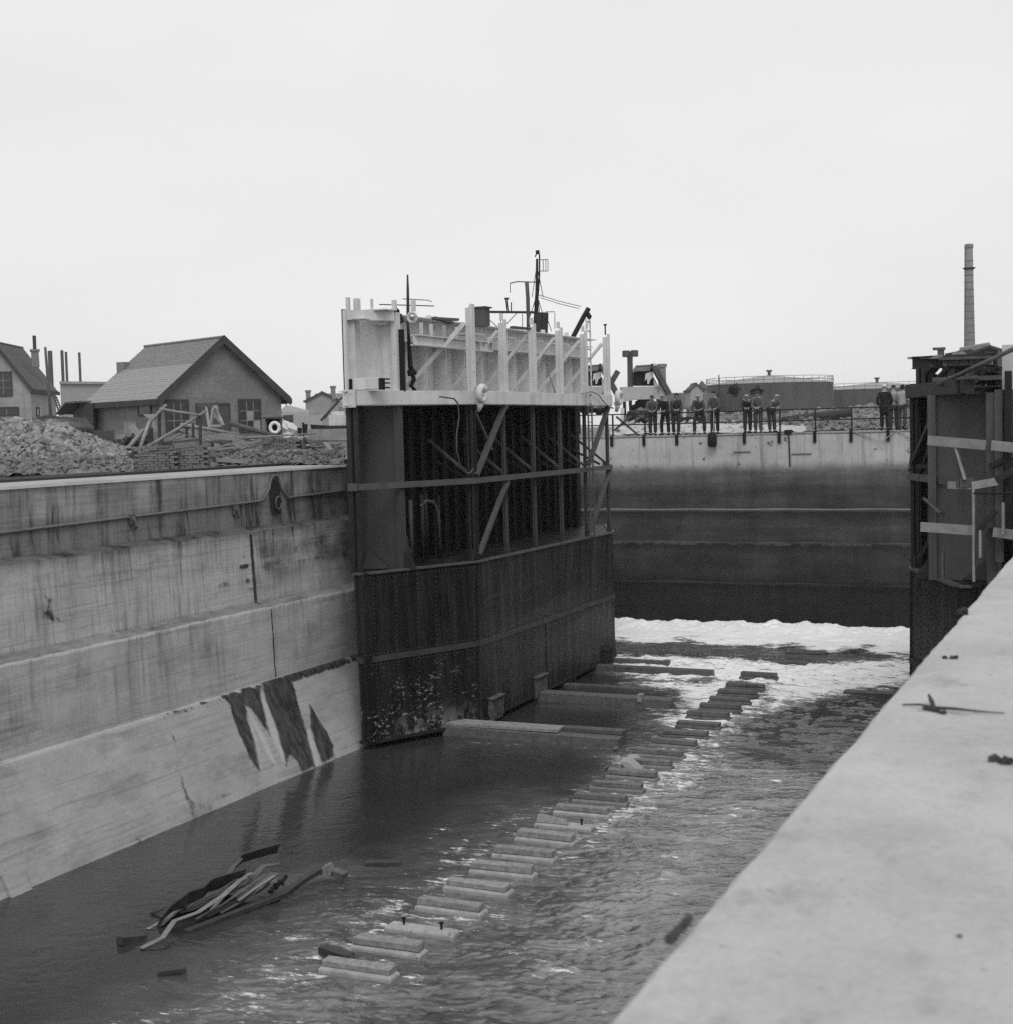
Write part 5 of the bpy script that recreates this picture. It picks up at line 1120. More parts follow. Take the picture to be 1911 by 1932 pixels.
for a, b, wd, lab, m in (((310, 1395), (480, 1390), .2, 'square pale concrete slab beside the rails', render_m), ((560, 1360), (845, 1378), .12, 'pale flat slab right of the dark sloping plank', render_m), ((480, 1400), (610, 1402), .1, 'low grey slab by the rails under the dark plank', render_m)):
    p, q = dep(*zB(*a), 43.5), dep(*zB(*b), 43.8); solo('slab', MB().beam(p, q, .5, wd), m, lab, 'slab')
tr = thing('trestle', 'wooden trestle standing in front of the workshop door', 'trestle', tuple(dep(405, 806, 60)))
for a, b, da, db in (((1245, 100), (1300, 440), 60, 59.6), ((1370, 95), (1320, 440), 60, 59.7), ((1375, 110), (1515, 410), 60, 59.6), ((1230, 120), (1190, 330), 60, 60.6)): build('leg', MB().beam(dep(*zC(*a), da), dep(*zC(*b), db), .1), wood_pale, tr)
build('top_beam', MB().beam(dep(*zC(1120, 105), 60), dep(*zC(1440, 85), 60), .16, .16), wood_dark, tr)
build('crossbar', MB().beam(dep(*zC(1335, 415), 59.7), dep(*zC(1520, 410), 59.7), .1), wood_pale, tr); build('crossbar', MB().beam(dep(*zC(1365, 280), 59.8), dep(*zC(1490, 290), 59.8), .08), wood_pale, tr); build('crossbar', MB().beam(dep(*zC(1370, 210), 59.8), dep(*zC(1490, 400), 59.8), .07), wood_pale, tr)
p = dep(*zC(1405, 140), 59.6); solo('sack', MB().rock(p, .12, rng, .9).rock(p+[.04, 0, -.06], .09, rng), render_m, 'pale sack slung from the top of the trestle', 'sack')
# cloth on the frame
cl = MB(); 
pa = [dep(*zC(x, y), d) for x, y, d in ((280, 238, 45.2), (490, 232, 45.6), (380, 345, 45.3), (330, 270, 45.0))]
cl.prism([pa[0], pa[1], pa[2], pa[3]], FH*.12); solo('cloth', cl, render_m, 'pale triangular cloth caught on the left end of the timber frame', 'cloth')
q = dep(*zC(160, 480), 45.5); solo('board', MB().obox(q, RH*.12+EZ*-.14, FH*.1, RH*.06+EZ*.05), render_m, 'small pale board tilted against the earth bank', 'board')
# loose short boards thrown about between the stacks: nothing tells one from another
g_ = np.random.default_rng(44)
for k in range(85):
    x = g_.uniform(398, 640); y = np.interp(x, [398, 470, 640], [858, 850, 848])+g_.uniform(-10, 8)
    if k > 72: x = g_.uniform(225, 262); y = g_.uniform(852, 884)
    p = gnd(x, y+12); p = p+EZ*(.25+g_.uniform(0, .35)); a = g_.uniform(0, math.pi); L = g_.uniform(.35, 1.7)
    dv = np.array([math.cos(a), math.sin(a), g_.uniform(-.25, .25)])*L
    solo('loose_board', MB().beam(p-dv, p+dv, g_.uniform(.07, .16), g_.uniform(.025, .06)), wood_pale if g_.uniform() < .5 else wood_dark, 'short loose board lying in the litter between the brick stacks and the rails', 'board', 'loose boards in the quayside litter')
# life ring cabinet
cb_ = dep(516, 819, 62); zt_, zb_ = zpx(516, 790, 62), zpx(516, 822, 62)
A, B = pt(502, 62), pt(531, 62)
cab = thing('cabinet', 'dark open fronted cabinet beside the workshop that holds the life ring', 'cabinet', (*((A+B)/2), zb_))
e = nv(np.array([*(B-A), 0])); L = np.linalg.norm(B-A)
A3 = np.array([*A, 0])
build('back_panel', MB().obox(A3+e*L/2+FH*.35+EZ*(zt_+zb_)/2, e*L/2, FH*.03, EZ*(zt_-zb_)/2), black_steel, cab)
for s in (0.03, L-.03): build('side_panel', MB().obox(A3+e*s+FH*.15+EZ*(zt_+zb_)/2, e*.03, FH*.17, EZ*(zt_-zb_)/2), wood_dark, cab)
build('top_panel', MB().obox(A3+e*L/2+FH*.1+EZ*(zt_+.04), e*(L/2+.08), FH*.28, EZ*.04), wood_dark, cab)
rc_ = dep(518.8, 806.6, 61.85)
rr_ = [rc_+e*.165*math.cos(a)*1.15+EZ*.165*math.sin(a)*1.3 for a in np.linspace(0, 2*math.pi, 25)]
solo('life_ring', MB().tube(rr_, .075, 8), mat('ring_white', .75, .06, 4, rough=.5), 'white life ring hanging in the dark cabinet', 'life ring', smooth=True)
q = dep(544, 810, 63)
m = MB()
for k in range(5): m.rock(q+[rng.normal(0, .08), 0, -.12*k+.15], .28+.03*k, rng, .9)
solo('sack', m, mat('white_sack', .62, .12, 4), 'big white sack slumped right of the life ring cabinet', 'sack')
A, B = pt(536, 66), pt(552, 66); zc0, zc1 = zpx(544, 820, 66), zpx(544, 783, 66)
solo('crate', MB().prism([np.array([*A, zc0]), np.array([*B, zc0]), np.array([*B, zc1]), np.array([*A, zc1])], FH*.5).obox(np.array([*B, (zc0+zc1)/2])-FH*.03, RH*.05, FH*.02, EZ*(zc1-zc0)/2), wood_dark, 'tall dark crate standing behind the white sack', 'crate')
for x, y0, y1, lab in ((573, 797, 815, 'thin dark stake right of the white sack'), (577, 800, 813, 'short dark bollard post by the concrete wall'), (566, 807, 814, 'low dark stub between the sack and the concrete wall')):
    solo('stake', MB().tube([np.array([*pt(x, 64), zpx(x, y1+8, 64)]), np.array([*pt(x, 64), zpx(x, y0, 64)])], .05 if y0 < 799 else .1, 8), black_steel, lab, 'stake')
A, B = pt(580, 57), pt(668, 57)
wl = MB().prism([np.array([*A, -.95]), np.array([*B, -.95]), np.array([*B, zpx(668, 808, 57)]), np.array([*A, zpx(580, 810, 57)])], FH*.6)
solo('concrete_wall', wl, mat('old_concrete', .27, .3, 2, streak=.4, fleck=.2, fleck_c=.1), 'short weathered concrete wall just left of the white caisson top', 'wall')
# mooring wedge and small things along the coping
q = dep(605, 872, 47); A = RH*.35
solo('bollard', MB().prism([q-A*.9, q+A, q+A*.6+EZ*.36, q-A*.25+EZ*.36], FH*.4), black_steel, 'dark iron wedge shaped bollard on the coping near the caisson', 'bollard')
for k, (x, y) in enumerate(((330, 857), (350, 868))): pass
# --- background left: houses, hall, boat with derrick
d = 235
A = np.array([*pt(579, d), 0]); h1 = thing('far_house', 'large gabled brick house in the haze left of the caisson', 'building', (*A[:2], -.5))
gable_house(h1, A, hdir(20), hdir(110), 5.5, .1, -.5, zpx(580, 756, d), zpx(597, 740, d), mat('hazy_brick', .27, .2, 1), ((tile_d, tile_d), (tile_d, tile_d)), trim_m, .2, 6)
zz0, zz1 = zpx(612, 742, d+4), zpx(640, 745, d+4)
hall = MB(); P0, P1 = np.array([*pt(597, d+3.6), 0]), np.array([*pt(690, d+9), 0])
build('long_wing', MB().prism([P0-FH*3+EZ*-.5, P0+FH*5+EZ*-.5, P0+FH*5+EZ*zpx(600, 762, d), P0+EZ*zz0, P0-FH*3+EZ*zpx(600, 762, d)], P1-P0), mat('hazy_wall', .22, .25, .6), h1)
for x, y in ((629, 736), (582, 744)): build('chimney', MB().lathe([(.45, -1.5), (.45, .3), (.6, .4), (.6, .7)], dep(x, y, d+1), 4), brick, h1)
A = np.array([*pt(530, 215), 0]); h2 = thing('far_hall', 'low hip roofed hall in the haze right of the brick workshop', 'building', (*A[:2], -.5))
B = np.array([*pt(585, 215), 0]); zr_, ze_ = zpx(542, 764, 215), zpx(540, 777, 215)
build('wall', MB().prism([A-EZ*.5, B-EZ*.5, B+EZ*ze_, A+EZ*ze_], FH*8), mat('hazy_plaster', .36, .2, 1), h2)
M2 = np.array([*pt(542, 217), zr_]); build('roof', MB().add([A+EZ*ze_-RH*.3, B+EZ*ze_, B+EZ*ze_+FH*8, A+EZ*ze_+FH*8, M2, M2+FH*4], [(0, 1, 4), (1, 2, 5, 4), (2, 3, 5), (3, 0, 4, 5), (3, 2, 1, 0)]), tile_a, h2)
build('finial', MB().tube([M2, M2+EZ*1.2], .12, 6), tile_a, h2)
A, B = pt(556, 120), pt(610, 120)
solo('board_fence', MB().prism([np.array([*A, -.5]), np.array([*B, -.5]), np.array([*B, zpx(600, 783, 120)]), np.array([*A, zpx(560, 785, 120)])], FH*.15), mat('fence_grey', .36, .25, 3, (3, 3, .4)), 'pale board fence in the distance between the crate and the white boat', 'fence')
A, B = pt(600, 95), pt(690, 97)
bt_ = thing('work_boat', 'white topped work boat with a slanting derrick boom left of the caisson', 'boat', (*A, -.7)); ax = nv(np.array([*(B-A), 0])); A3 = np.array([*A, 0])
build('hull', MB().loft([[A3-ax*.6+EZ*.0+FH*1.2, A3-ax*.5+FH*1.3+EZ*.3, A3-ax*.6+FH*1.4+EZ*.62, A3-ax*.7+FH*1.2+EZ*.62]]+[[A3+ax*s+EZ*-.8, A3+ax*s+FH*2.6-EZ*.8, A3+ax*s+FH*2.6+EZ*.5, A3+ax*s+EZ*.5] for s in (.9, 4.6)]), dark_steel, bt_)
build('cabin', MB().obox(A3+ax*2.2+FH*1.2+EZ*.85, ax*1.4, FH*.9, EZ*.35).obox(A3+ax*1.4+FH*1.2+EZ*1.3, ax*.4, FH*.7, EZ*.15), white_paint, bt_)
build('drum', MB().lathe([(.35, 0), (.4, .1), (.4, .7), (.2, .85)], A3+ax*2.7-FH*.1+EZ*.5, 12), white_paint, bt_, smooth=True)
build('boom', MB().tube([dep(606, 793, 96), dep(655, 740, 97)], .08, 8), dark_steel, bt_)
build('stay', MB().tube([dep(612, 792, 96), dep(637, 758, 96.5)], .025, 6), dark_steel, bt_)
# ================================================================== far side: railing, people, machinery, tanks
RZ = -.44
rl_ = thing('railing', 'two rail iron railing with posts along the far coping', 'railing', (-12, 58.12, RZ))
for z_ in (.93, .48): build('rail', MB().tube([(-23.5, 58.12, RZ+z_), (3, 58.12, RZ+z_)], .028, 6), black_steel, rl_)
x = -21.2
while x < 2.5:
    build('post', MB().box(x-.03, x+.03, 58.09, 58.15, RZ-.03, RZ+.95), dark_steel, rl_)
    build('bracket', MB().box(x-.06, x+.06, 57.9, 57.972, RZ-.42, RZ+.02).box(x-.05, x+.05, 57.973, 58.16, RZ-.02, RZ+.03), black_steel, rl_); x += 1.44
# crossed timbers at the left end of the railing
for a, b, lab in (((1162, 786), (1205, 822), 'dark board slanting down to the right behind the railing beside the caisson'), ((1158, 812), (1190, 785), 'dark board slanting up to the right behind the railing beside the caisson')):
    solo('board', MB().beam(ony(*a, 58.6), ony(*b, 58.6), .1, .08), wood_dark, lab, 'board')

def skin_mesh(verts, edges, radii, sub=1):
    me = bpy.data.meshes.new('tmp'); me.from_pydata([tuple(v) for v in verts], edges, []); o = bpy.data.objects.new('tmp', me); COL.objects.link(o)
    o.modifiers.new('s', 'SKIN'); s = o.modifiers.new('ss', 'SUBSURF'); s.levels = sub
    for i, r in enumerate(radii):
        d = me.skin_vertices[0].data[i]; d.radius = (r, r) if np.isscalar(r) else r; d.use_root = (i == 0)
    bpy.context.view_layer.update(); dg = bpy.context.evaluated_depsgraph_get(); ev = o.evaluated_get(dg); m2 = ev.to_mesh()
    V = [tuple(v.co) for v in m2.vertices]; F = [tuple(p.vertices) for p in m2.polygons]; ev.to_mesh_clear()
    bpy.data.objects.remove(o); bpy.data.meshes.remove(me); return V, F
skin_m = mat('skin', .3, .08, 6, rough=.6); hair_m = mat('hair', .02, .3, 12); eye_m = mat('eye', .02)
cl_black = mat('black_cloth', .018, .3, 5); cl_dark = mat('dark_cloth', .045, .35, 5); cl_mid = mat('grey_cloth', .075, .3, 5); cl_light = mat('pale_cloth', .3, .2, 5); cl_tan = mat('drab_cloth', .115, .25, 5); boot_m = mat('boots', .02); cap_w = mat('white_cap', .6, .08, 5)
def person(px, yaw, pose, top, legs, head, label, lean=0., H=1.78, Y=58.45, coat=False, twist=0., head_tilt=0., stance=.1):
    X = ony(px, 815, Y)[0]; s = H/1.72
    root = thing('person', label, 'person', (X, Y, RZ))
    cy, sy = math.cos(yaw), math.sin(yaw)
    hip = np.array([0, 0, .93])
    def up(p):       # upper body leans forward about the hips
        p = np.array(p, float)-hip; c, q = math.cos(lean), math.sin(lean)
        ct, st = math.cos(twist), math.sin(twist); p = np.array([p[0]*ct-p[1]*st, p[0]*st+p[1]*ct, p[2]])
        return np.array([p[0], p[1]*c+p[2]*q, p[2]*c-p[1]*q])+hip+np.array([0, -.12*math.sin(lean)*1.5, 0])
    low = np.array([0, -.06*math.sin(lean)*3, 0])
    def out(p): p = np.array(p)*s; return (X+p[0]*cy-p[1]*sy, Y+p[0]*sy+p[1]*cy, RZ+p[2])
    arms = {}
    for sx in (-1, 1):
        sh = up((sx*.175, 0, 1.41))
        if pose == 'rail':
            wr = np.array([sx*(.06+.1*((px*7) % 5)/5), .32, 1.0]); el = (sh+wr)/2+np.array([sx*.09, -.06, -.12]); hd = wr+[-sx*.07, .03, -.01]
        elif pose == 'folded':
            el = up((sx*.27, .04, 1.12)); wr = up((sx*.06, .19, 1.13)); hd = wr+[-sx*.09, .02, 0]
        elif pose == 'pocket':
            el = up((sx*.27, -.06, 1.13)); wr = up((sx*.2, .06, .93)); hd = wr+[0, .02, -.07]
        elif pose == 'point' and sx > 0:
            el = up((sx*.27, .12, 1.22)); wr = up((sx*.3, .34, 1.25)); hd = wr+[0, .09, .01]
        else:
            el = up((sx*.24, -.03, 1.12)); wr = up((sx*.25, .04, .87)); hd = wr+[0, .02, -.09]
        arms[sx] = (sh, el, wr, hd)
    pel, sp, chs, nk = up((0, 0, .97)), up((0, 0, 1.15)), up((0, .0, 1.36)), up((0, .01, 1.49))
    ht = np.array([0, head_tilt, 0])
    hb, hm, htp = nk+(up((0, .03, 1.57))-up((0, .01, 1.49)))+ht*.3, up((0, .035, 1.635))+ht, up((0, .02, 1.70))+ht
    nose = hm+np.array([0, .105, -.02]); chin = hm+np.array([0, .06, -.085])
    leg = {sx: (np.array([sx*.095, -.0, .9])+low, np.array([sx*(stance+.005), .03, .5])+low*.5, np.array([sx*stance, -.02, .09]), np.array([sx*(stance+.03), .15, .04])) for sx in (-1, 1)}
    V = [pel, sp, chs, nk, hb, hm, htp, nose, chin]; R_ = [(.14, .1), (.13, .095), (.16, .105), .055, .07, (.078, .092), .055, .014, .03]
    E_ = [(0, 1), (1, 2), (2, 3), (3, 4), (4, 5), (5, 6), (5, 7), (5, 8)]
    for sx in (-1, 1):
        b = len(V); V += [*arms[sx]]; R_ += [.06, .042, .03, (.038, .02)]; E_ += [(2, b), (b, b+1), (b+1, b+2), (b+2, b+3)]
        b = len(V); V += [*leg[sx]]; R_ += [.085, .06, .042, .04]; E_ += [(0, b), (b, b+1), (b+1, b+2), (b+2, b+3)]
    bv, bf = skin_mesh([out(v) for v in V], E_, [tuple(np.array(r)*s) if not np.isscalar(r) else r*s for r in R_])
    mb = MB().add(bv, bf)
    for sx in (-1, 1):          # fingers and thumb, curled round what they hold
        hd, wr = arms[sx][3], arms[sx][2]; f = nv(hd-wr); side = nv(np.cross(f, [0, 0, 1.])) if abs(f[2]) < .9 else np.array([0, 1., 0]); dn = np.array([0, 0, -1.]) if abs(f[2]) < .9 else np.array([-sx*1., 0, 0])
        for k in range(4):
            o = hd+f*.02+side*(k-1.5)*.018; L = (.07, .08, .075, .06)[k]
            mb.tube([out(o), out(o+f*L*.5+dn*.008), out(o+f*L*.75+dn*.04)], [.010*s, .009*s, .007*s], 5)
        o = wr+f*.03+side*.03; mb.tube([out(o), out(o+side*.03+f*.03), out(o+side*.028+f*.06+dn*.02)], [.012*s, .01*s, .008*s], 5)
    build('body', mb, skin_m, root, smooth=True, fix=False)
    # trousers
    V = [pel+[0, 0, -.02]]; R_ = [(.155, .115)]; E_ = []
    for sx in (-1, 1):
        b = len(V); a = leg[sx]; V += [a[0], a[1], a[2]+[0, 0, .0]]; R_ += [.105, .085, .075]; E_ += [(0, b), (b, b+1), (b+1, b+2)]
    bv, bf = skin_mesh([out(v) for v in V], E_, [tuple(np.array(r)*s) if not np.isscalar(r) else r*s for r in R_])
    build('trousers', MB().add(bv, bf), legs, root, smooth=True, fix=False)
    # jacket
    hem = up((0, -.005, .86 if not coat else .55)); V = [chs, sp, pel, hem, up((0, .005, 1.455))]; R_ = [(.19, .13), (.175, .125), (.18, .13), (.19, .14) if not coat else (.23, .17), (.09, .08)]; E_ = [(0, 1), (1, 2), (2, 3), (0, 4)]
    for sx in (-1, 1):
        b = len(V); a = arms[sx]; V += [a[0], a[1], a[1]*.12+a[2]*.88]; R_ += [.082, .066, .052]; E_ += [(0, b), (b, b+1), (b+1, b+2)]
    bv, bf = skin_mesh([out(v) for v in V], E_, [tuple(np.array(r)*s) if not np.isscalar(r) else r*s for r in R_])
    build('coat' if coat else 'jacket', MB().add(bv, bf), top, root, smooth=True, fix=False)
    for sx in (-1, 1):
        a = leg[sx]; build('boot', MB().tube([out(a[2]+[0, -.05, -.035]), out(a[2]+[0, .04, -.04]), out(a[3])], [.05*s, .052*s, .04*s], 8), boot_m, root, smooth=True)
        build('eye', MB().lathe([(.004, -.009), (.011, 0), (.004, .009)], out(hm+np.array([sx*.032, .088, .012])), 6), eye_m, root)
        build('ear', MB().lathe([(.008, -.03), (.02, 0), (.01, .025)], out(hm+np.array([sx*.085, -.0, -.005])), 6), skin_m, root)
    # hair or cap
    hmb = MB(); c = hm+np.array([0, -.018, .03]); rings = []
    for j in range(5):
        ph = j/4.*math.pi/2; rings.append([out(c+np.array([.094*math.cos(ph)*math.cos(k*math.pi/6), .106*math.cos(ph)*math.sin(k*math.pi/6), -.012+.1*math.sin(ph)])) for k in range(12)])
    if head == 'hair': hmb.loft(rings); build('hair', hmb.loft([[out(c+np.array([.088*math.cos(k*math.pi/6), -.05+.06*math.sin(k*math.pi/6), z_])) for k in range(12)] for z_ in (-.09, .0)]), hair_m, root, smooth=True)
    else:
        hmb.loft(rings); build('cap', hmb.obox(out(c+np.array([0, .12, .01])), tuple(np.array(out((.07, 0, 0)))-np.array(out((0, 0, 0)))), tuple(np.array(out((0, .045, 0)))-np.array(out((0, 0, 0)))), (0, 0, .008)), cap_w if head == 'white' else (cl_light if head == 'pale' else cl_dark), root, smooth=True)
    return root
face = math.pi        # towards the camera
person(1231, face+.25, 'rail', cl_tan, cl_dark, 'cap', 'person in a drab jacket and cap leaning on the rail, first beside the caisson', .5, Y=58.6, twist=.2)
person(1254, face-.1, 'rail', cl_black, cl_black, 'pale', 'person all in black under a pale cap, second along the rail from the caisson', .3, twist=-.35, stance=.15, H=1.74)
person(1275, face+.4, 'rail', cl_dark, cl_dark, 'hair', 'dark haired person in a dark jacket at the rail, third from the caisson', .42, Y=58.55, twist=.4, H=1.8)
person(1319, face+.15, 'rail', cl_mid, cl_dark, 'pale', 'person in grey leaning on both forearms with legs apart, just left of the fender', .6, stance=.2, Y=58.7)
person(1349, face-.1, 'rail', cl_mid, cl_black, 'hair', 'dark haired person in a grey jersey standing above the hung fender', .18, H=1.78)
person(1410, face+.2, 'rail', cl_dark, cl_dark, 'pale', 'person in a dark jacket hunched over the rail, left one of the middle three', .72, Y=58.7, twist=-.2)
person(1430, face+.1, 'rail', cl_tan, cl_mid, 'cap', 'person in a drab jacket and grey trousers, middle one of the middle three', .45, Y=58.55, twist=.3)
person(1457, face+.7, 'rail', cl_tan, cl_dark, 'pale', 'person bending far over the rail sideways, right one of the middle three', .8, Y=58.75, twist=.5)
person(1669, .25, 'pocket', cl_black, cl_black, 'white', 'person in a long black coat and white cap with back turned', 0, coat=True, H=1.8, Y=58.7)
person(1686, .1, 'folded', cl_light, cl_mid, 'cap', 'person in a pale jacket and dark cap with back turned, next to the black coat', .05, Y=59.0)
person(1702, -.2, 'folded', cl_light, cl_mid, 'hair', 'dark haired person in a pale jacket with back turned beside the caisson post', .08, Y=58.8)
person(1729, .2, 'folded', cl_light, cl_dark, 'hair', 'person in a pale jacket half hidden between the dark caisson posts', .05, Y=58.8)
# fender, ropes, hose
q0 = ony(1343, 829, 57.8)
fd = thing('fender', 'dark bag fender hung over the far wall under the standing person', 'fender', tuple(q0))
build('bag', MB().lathe([(.12, -.31), (.19, -.27), (.2, 0), (.18, .22), (.1, .3)], q0, 10), black_steel, fd, smooth=True)
build('lanyard', MB().tube([q0+EZ*.28, q0+[0, .2, .42], q0+[0, .32, 1.2]], .02, 6), rope_m, fd)
solo('rope', MB().tube([ony(1600, 812, 57.95), ony(1640, 824, 57.9), ony(1662, 834, 57.85), ony(1690, 813, 57.95), ony(1705, 818, 57.9), ony(1735, 840, 57.9)], .02, 6), rope_m, 'slack rope looped over the far wall below the person in the black coat', 'rope', smooth=True)
solo('hose', MB().tube([ony(1540, 1158, 57.2), ony(1549, 1172, 57.0), ony(1563, 1186, 56.7), ony(1580, 1196, 56.3), ony(1600, 1204, 55.8)], .045, 6), black_steel, 'dark hose hanging down the far wall into the white foam', 'hose', smooth=True)
solo('cable', MB().tube([ony(1486, 815, 57.95), ony(1488, 830, 57.93), ony(1490, 880, 57.93)], .03, 6), dark_steel, 'dark cable hanging down the far wall right of the middle three people', 'cable')
solo('drain_head', MB().box(*(lambda p: (p[0]-.15, p[0]+.15))(ony(1487, 815, 58)), 57.9, 58.1, -.5, -.33), black_steel, 'small dark iron box on the far coping above the hanging cable', 'iron box')

# elevating conveyors behind the far wall
def zE(x, y): return (1141.9+x*.14059, 691.9+y*.14059)
def conveyor(dx, d, lab, mast):
    def P(x, y, dd=0): return dep(zE(x, y)[0]+dx, zE(x, y)[1], d+dd)
    r = thing('conveyor', lab, 'conveyor', tuple(dep(1210+dx, 812, d)))
    zb = -.45
    A, B = P(360, 60), P(600, 60)
    rf = [P(345, 60), P(590, 50), P(640, -35), P(410, -20)]
    build('roof', MB().prism([rf[0], rf[1], rf[2], rf[3]], FH*.08-EZ*.05).prism([rf[3]+FH*.02, rf[2]+FH*.02, rf[2]+FH*1.3-EZ*.9, rf[3]+FH*1.3-EZ*.9], -FH*.08-EZ*.05), mat('slate', .2, .5, 6, bump=.4), r)
    build('housing', MB().prism([P(365, 250, .3), P(700, 250, .3), P(610, 70, .3), P(375, 70, .3)], FH*1.0), black_steel, r)
    build('end_plate', MB().prism([P(535, 90), P(640, 60), P(640, 140), P(600, 170), P(580, 230), P(560, 230), P(555, 160), P(525, 190)], FH*.06), white_paint, r)
    a, b = P(640, -5), P(850, 370)
    bm_ = MB(); 
    for off in (-.26, .26): bm_.beam(a+FH*(off*1.6), b+FH*(off*1.6), .12, .3)
    build('boom', bm_, grey_steel, r)
    bl_ = MB()
    for k in range(26): s = k/25.; bl_.obox(a+(b-a)*s+EZ*.16, RH*.13*(1+.3*(k % 2)), FH*.35, nv(b-a)*.05+EZ*.04)
    build('bucket_belt', bl_, dark_steel, r)
    build('chute', MB().prism([P(640, 160), P(700, 260), P(790, 400), P(750, 420), P(650, 250)], FH*.1), white_paint, r)
    build('trough', MB().prism([P(215, 270), P(720, 260), P(735, 430), P(400, 440), P(225, 475)], FH*1.4), mat('pale_metal', .42, .12, 3, streak=.15), r)
    for x in (250, 330, 700): build('leg', MB().beam(P(x, 440, .3), P(x+10, 700, .3)*[1, 1, 0]+EZ*zb, .16), dark_steel, r)
    build('machinery', MB().rock(P(500, 520, .8), .75, rng, .7).rock(P(420, 560, .6), .55, rng).rock(P(620, 540, .7), .6, rng), black_steel, r)
    if mast:
        build('mast', MB().beam(P(330, 280, .2), P(325, -160, .2), .28), grey_steel, r)
        build('mast_head', MB().beam(P(270, -180, .2), P(385, -185, .2), .2).tube([P(275, -215, .2), P(275, -135, .2)], .26, 8).tube([P(385, -220, .2), P(385, -140, .2)], .26, 8), grey_steel, r)
    return r
conveyor(0, 92, 'elevating conveyor with slate roofed head and pale trough, right of the caisson', True)
conveyor(-98, 93, 'second elevating conveyor mostly hidden behind the far end of the caisson', False)
# plant standing under the conveyors
wn = thing('winch', 'dark winch drum on a frame behind the first people beside the caisson', 'winch', tuple(dep(1205, 815, 75)))
build('drum', MB().tube([dep(1188, 789, 75), dep(1222, 789, 75)], .42, 12), black_steel, wn)
for x in (1186, 1204, 1224): build('frame', MB().prism([dep(x-9, 816, 75), dep(x+9, 816, 75), dep(x+3, 776, 75), dep(x-3, 776, 75)], FH*.12), dark_steel, wn)
build('lever', MB().tube([dep(1222, 800, 74.6), dep(1231, 772, 74.6)], .05, 6), white_paint, wn)
hp_ = thing('skip', 'battered grey skip standing behind the railing near the first people', 'skip', tuple(dep(1290, 815, 72)))
build('body', MB().prism([dep(1278, 814, 72), dep(1322, 813, 72), dep(1330, 789, 72), dep(1270, 790, 72)], FH*1.2), grey_steel, hp_); build('rim', MB().beam(dep(1269, 789, 71.9), dep(1331, 788, 71.9), .12, .1), dark_steel, hp_)
for x, y0, lab in ((1171, 770, 'pale short post beside the caisson hook'), (1240, 768, 'pale slanted post between the first two people'), (1288, 772, 'white marker post left of the man leaning on his forearms')):
    solo('post', MB().tube([np.array([*pt(x, 76), -.5]), dep(x+3, y0, 76)], .1, 8), white_paint, lab, 'post')
solo('jib', MB().beam(dep(1135, 752, 88), dep(1165, 700, 88), .3, .3), grey_steel, 'grey jib arm slanting up behind the last white caisson post', 'jib')
solo('trestle_beam', MB().beam(dep(1160, 806, 70), dep(1262, 801, 70), .2, .25).beam(dep(1180, 806, 70), dep(1215, 780, 70), .12).beam(dep(1240, 804, 70), dep(1200, 778, 70), .12), wood_dark, 'dark crossed timbers lying behind the railing beside the caisson', 'timber')
# spoil heaps behind the railing
spoil = mat('spoil', .2, .5, 2.5, rough=.95, bump=.5, bscale=8, fleck=.4, fleck_c=.12, fleck_scale=1.5); sand = mat('sand', .42, .5, 2, rough=.95, bump=.3, bscale=6, fleck=.4, fleck_c=.12, fleck_scale=1.2)
heap('spoil_heap', 0, 80, (1180, 1345), lambda x: np.interp(x, [1180, 1230, 1290, 1345], [790, 772, 768, 782]), 500, .05, .2, mat('spoil_dark', .13, .5, 2, bump=.5, fleck=.3, fleck_c=.4), 'dark spoil heap behind the three men next to the caisson', 'spoil heap', 7, 21)
heap('spoil_heap', 0, 100, (1340, 1720), lambda x: np.interp(x, [1340, 1420, 1470, 1560, 1640, 1720], [787, 779, 784, 774, 768, 776]), 1300, .05, .2, spoil, 'broad pale spoil heap below the storage tanks', 'spoil heap', 12, 22)
heap('sand_bank', 0, 66, (1150, 1520), lambda x: np.interp(x, [1150, 1250, 1400, 1520], [800, 796, 799, 803]), 120, .04, .12, sand, 'low bank of white sand directly behind the railing', 'sand bank', 5, 23)
heap('spoil_heap', 0, 70, (1440, 1740), lambda x: np.interp(x, [1440, 1520, 1600, 1700, 1740], [802, 792, 797, 785, 790]), 500, .04, .15, mat('spoil_mid', .17, .5, 3, bump=.5, fleck=.3, fleck_c=.5), 'low dark streaked heap behind the right half of the railing', 'spoil heap', 6, 24)
a = dep(1540, 775, 88)
solo('pipe', MB().tube([dep(1480, 795, 86), dep(1600, 778, 90)], .3, 10), dark_steel, 'dark pipe lying across the heaps under the storage tanks', 'pipe', smooth=True)
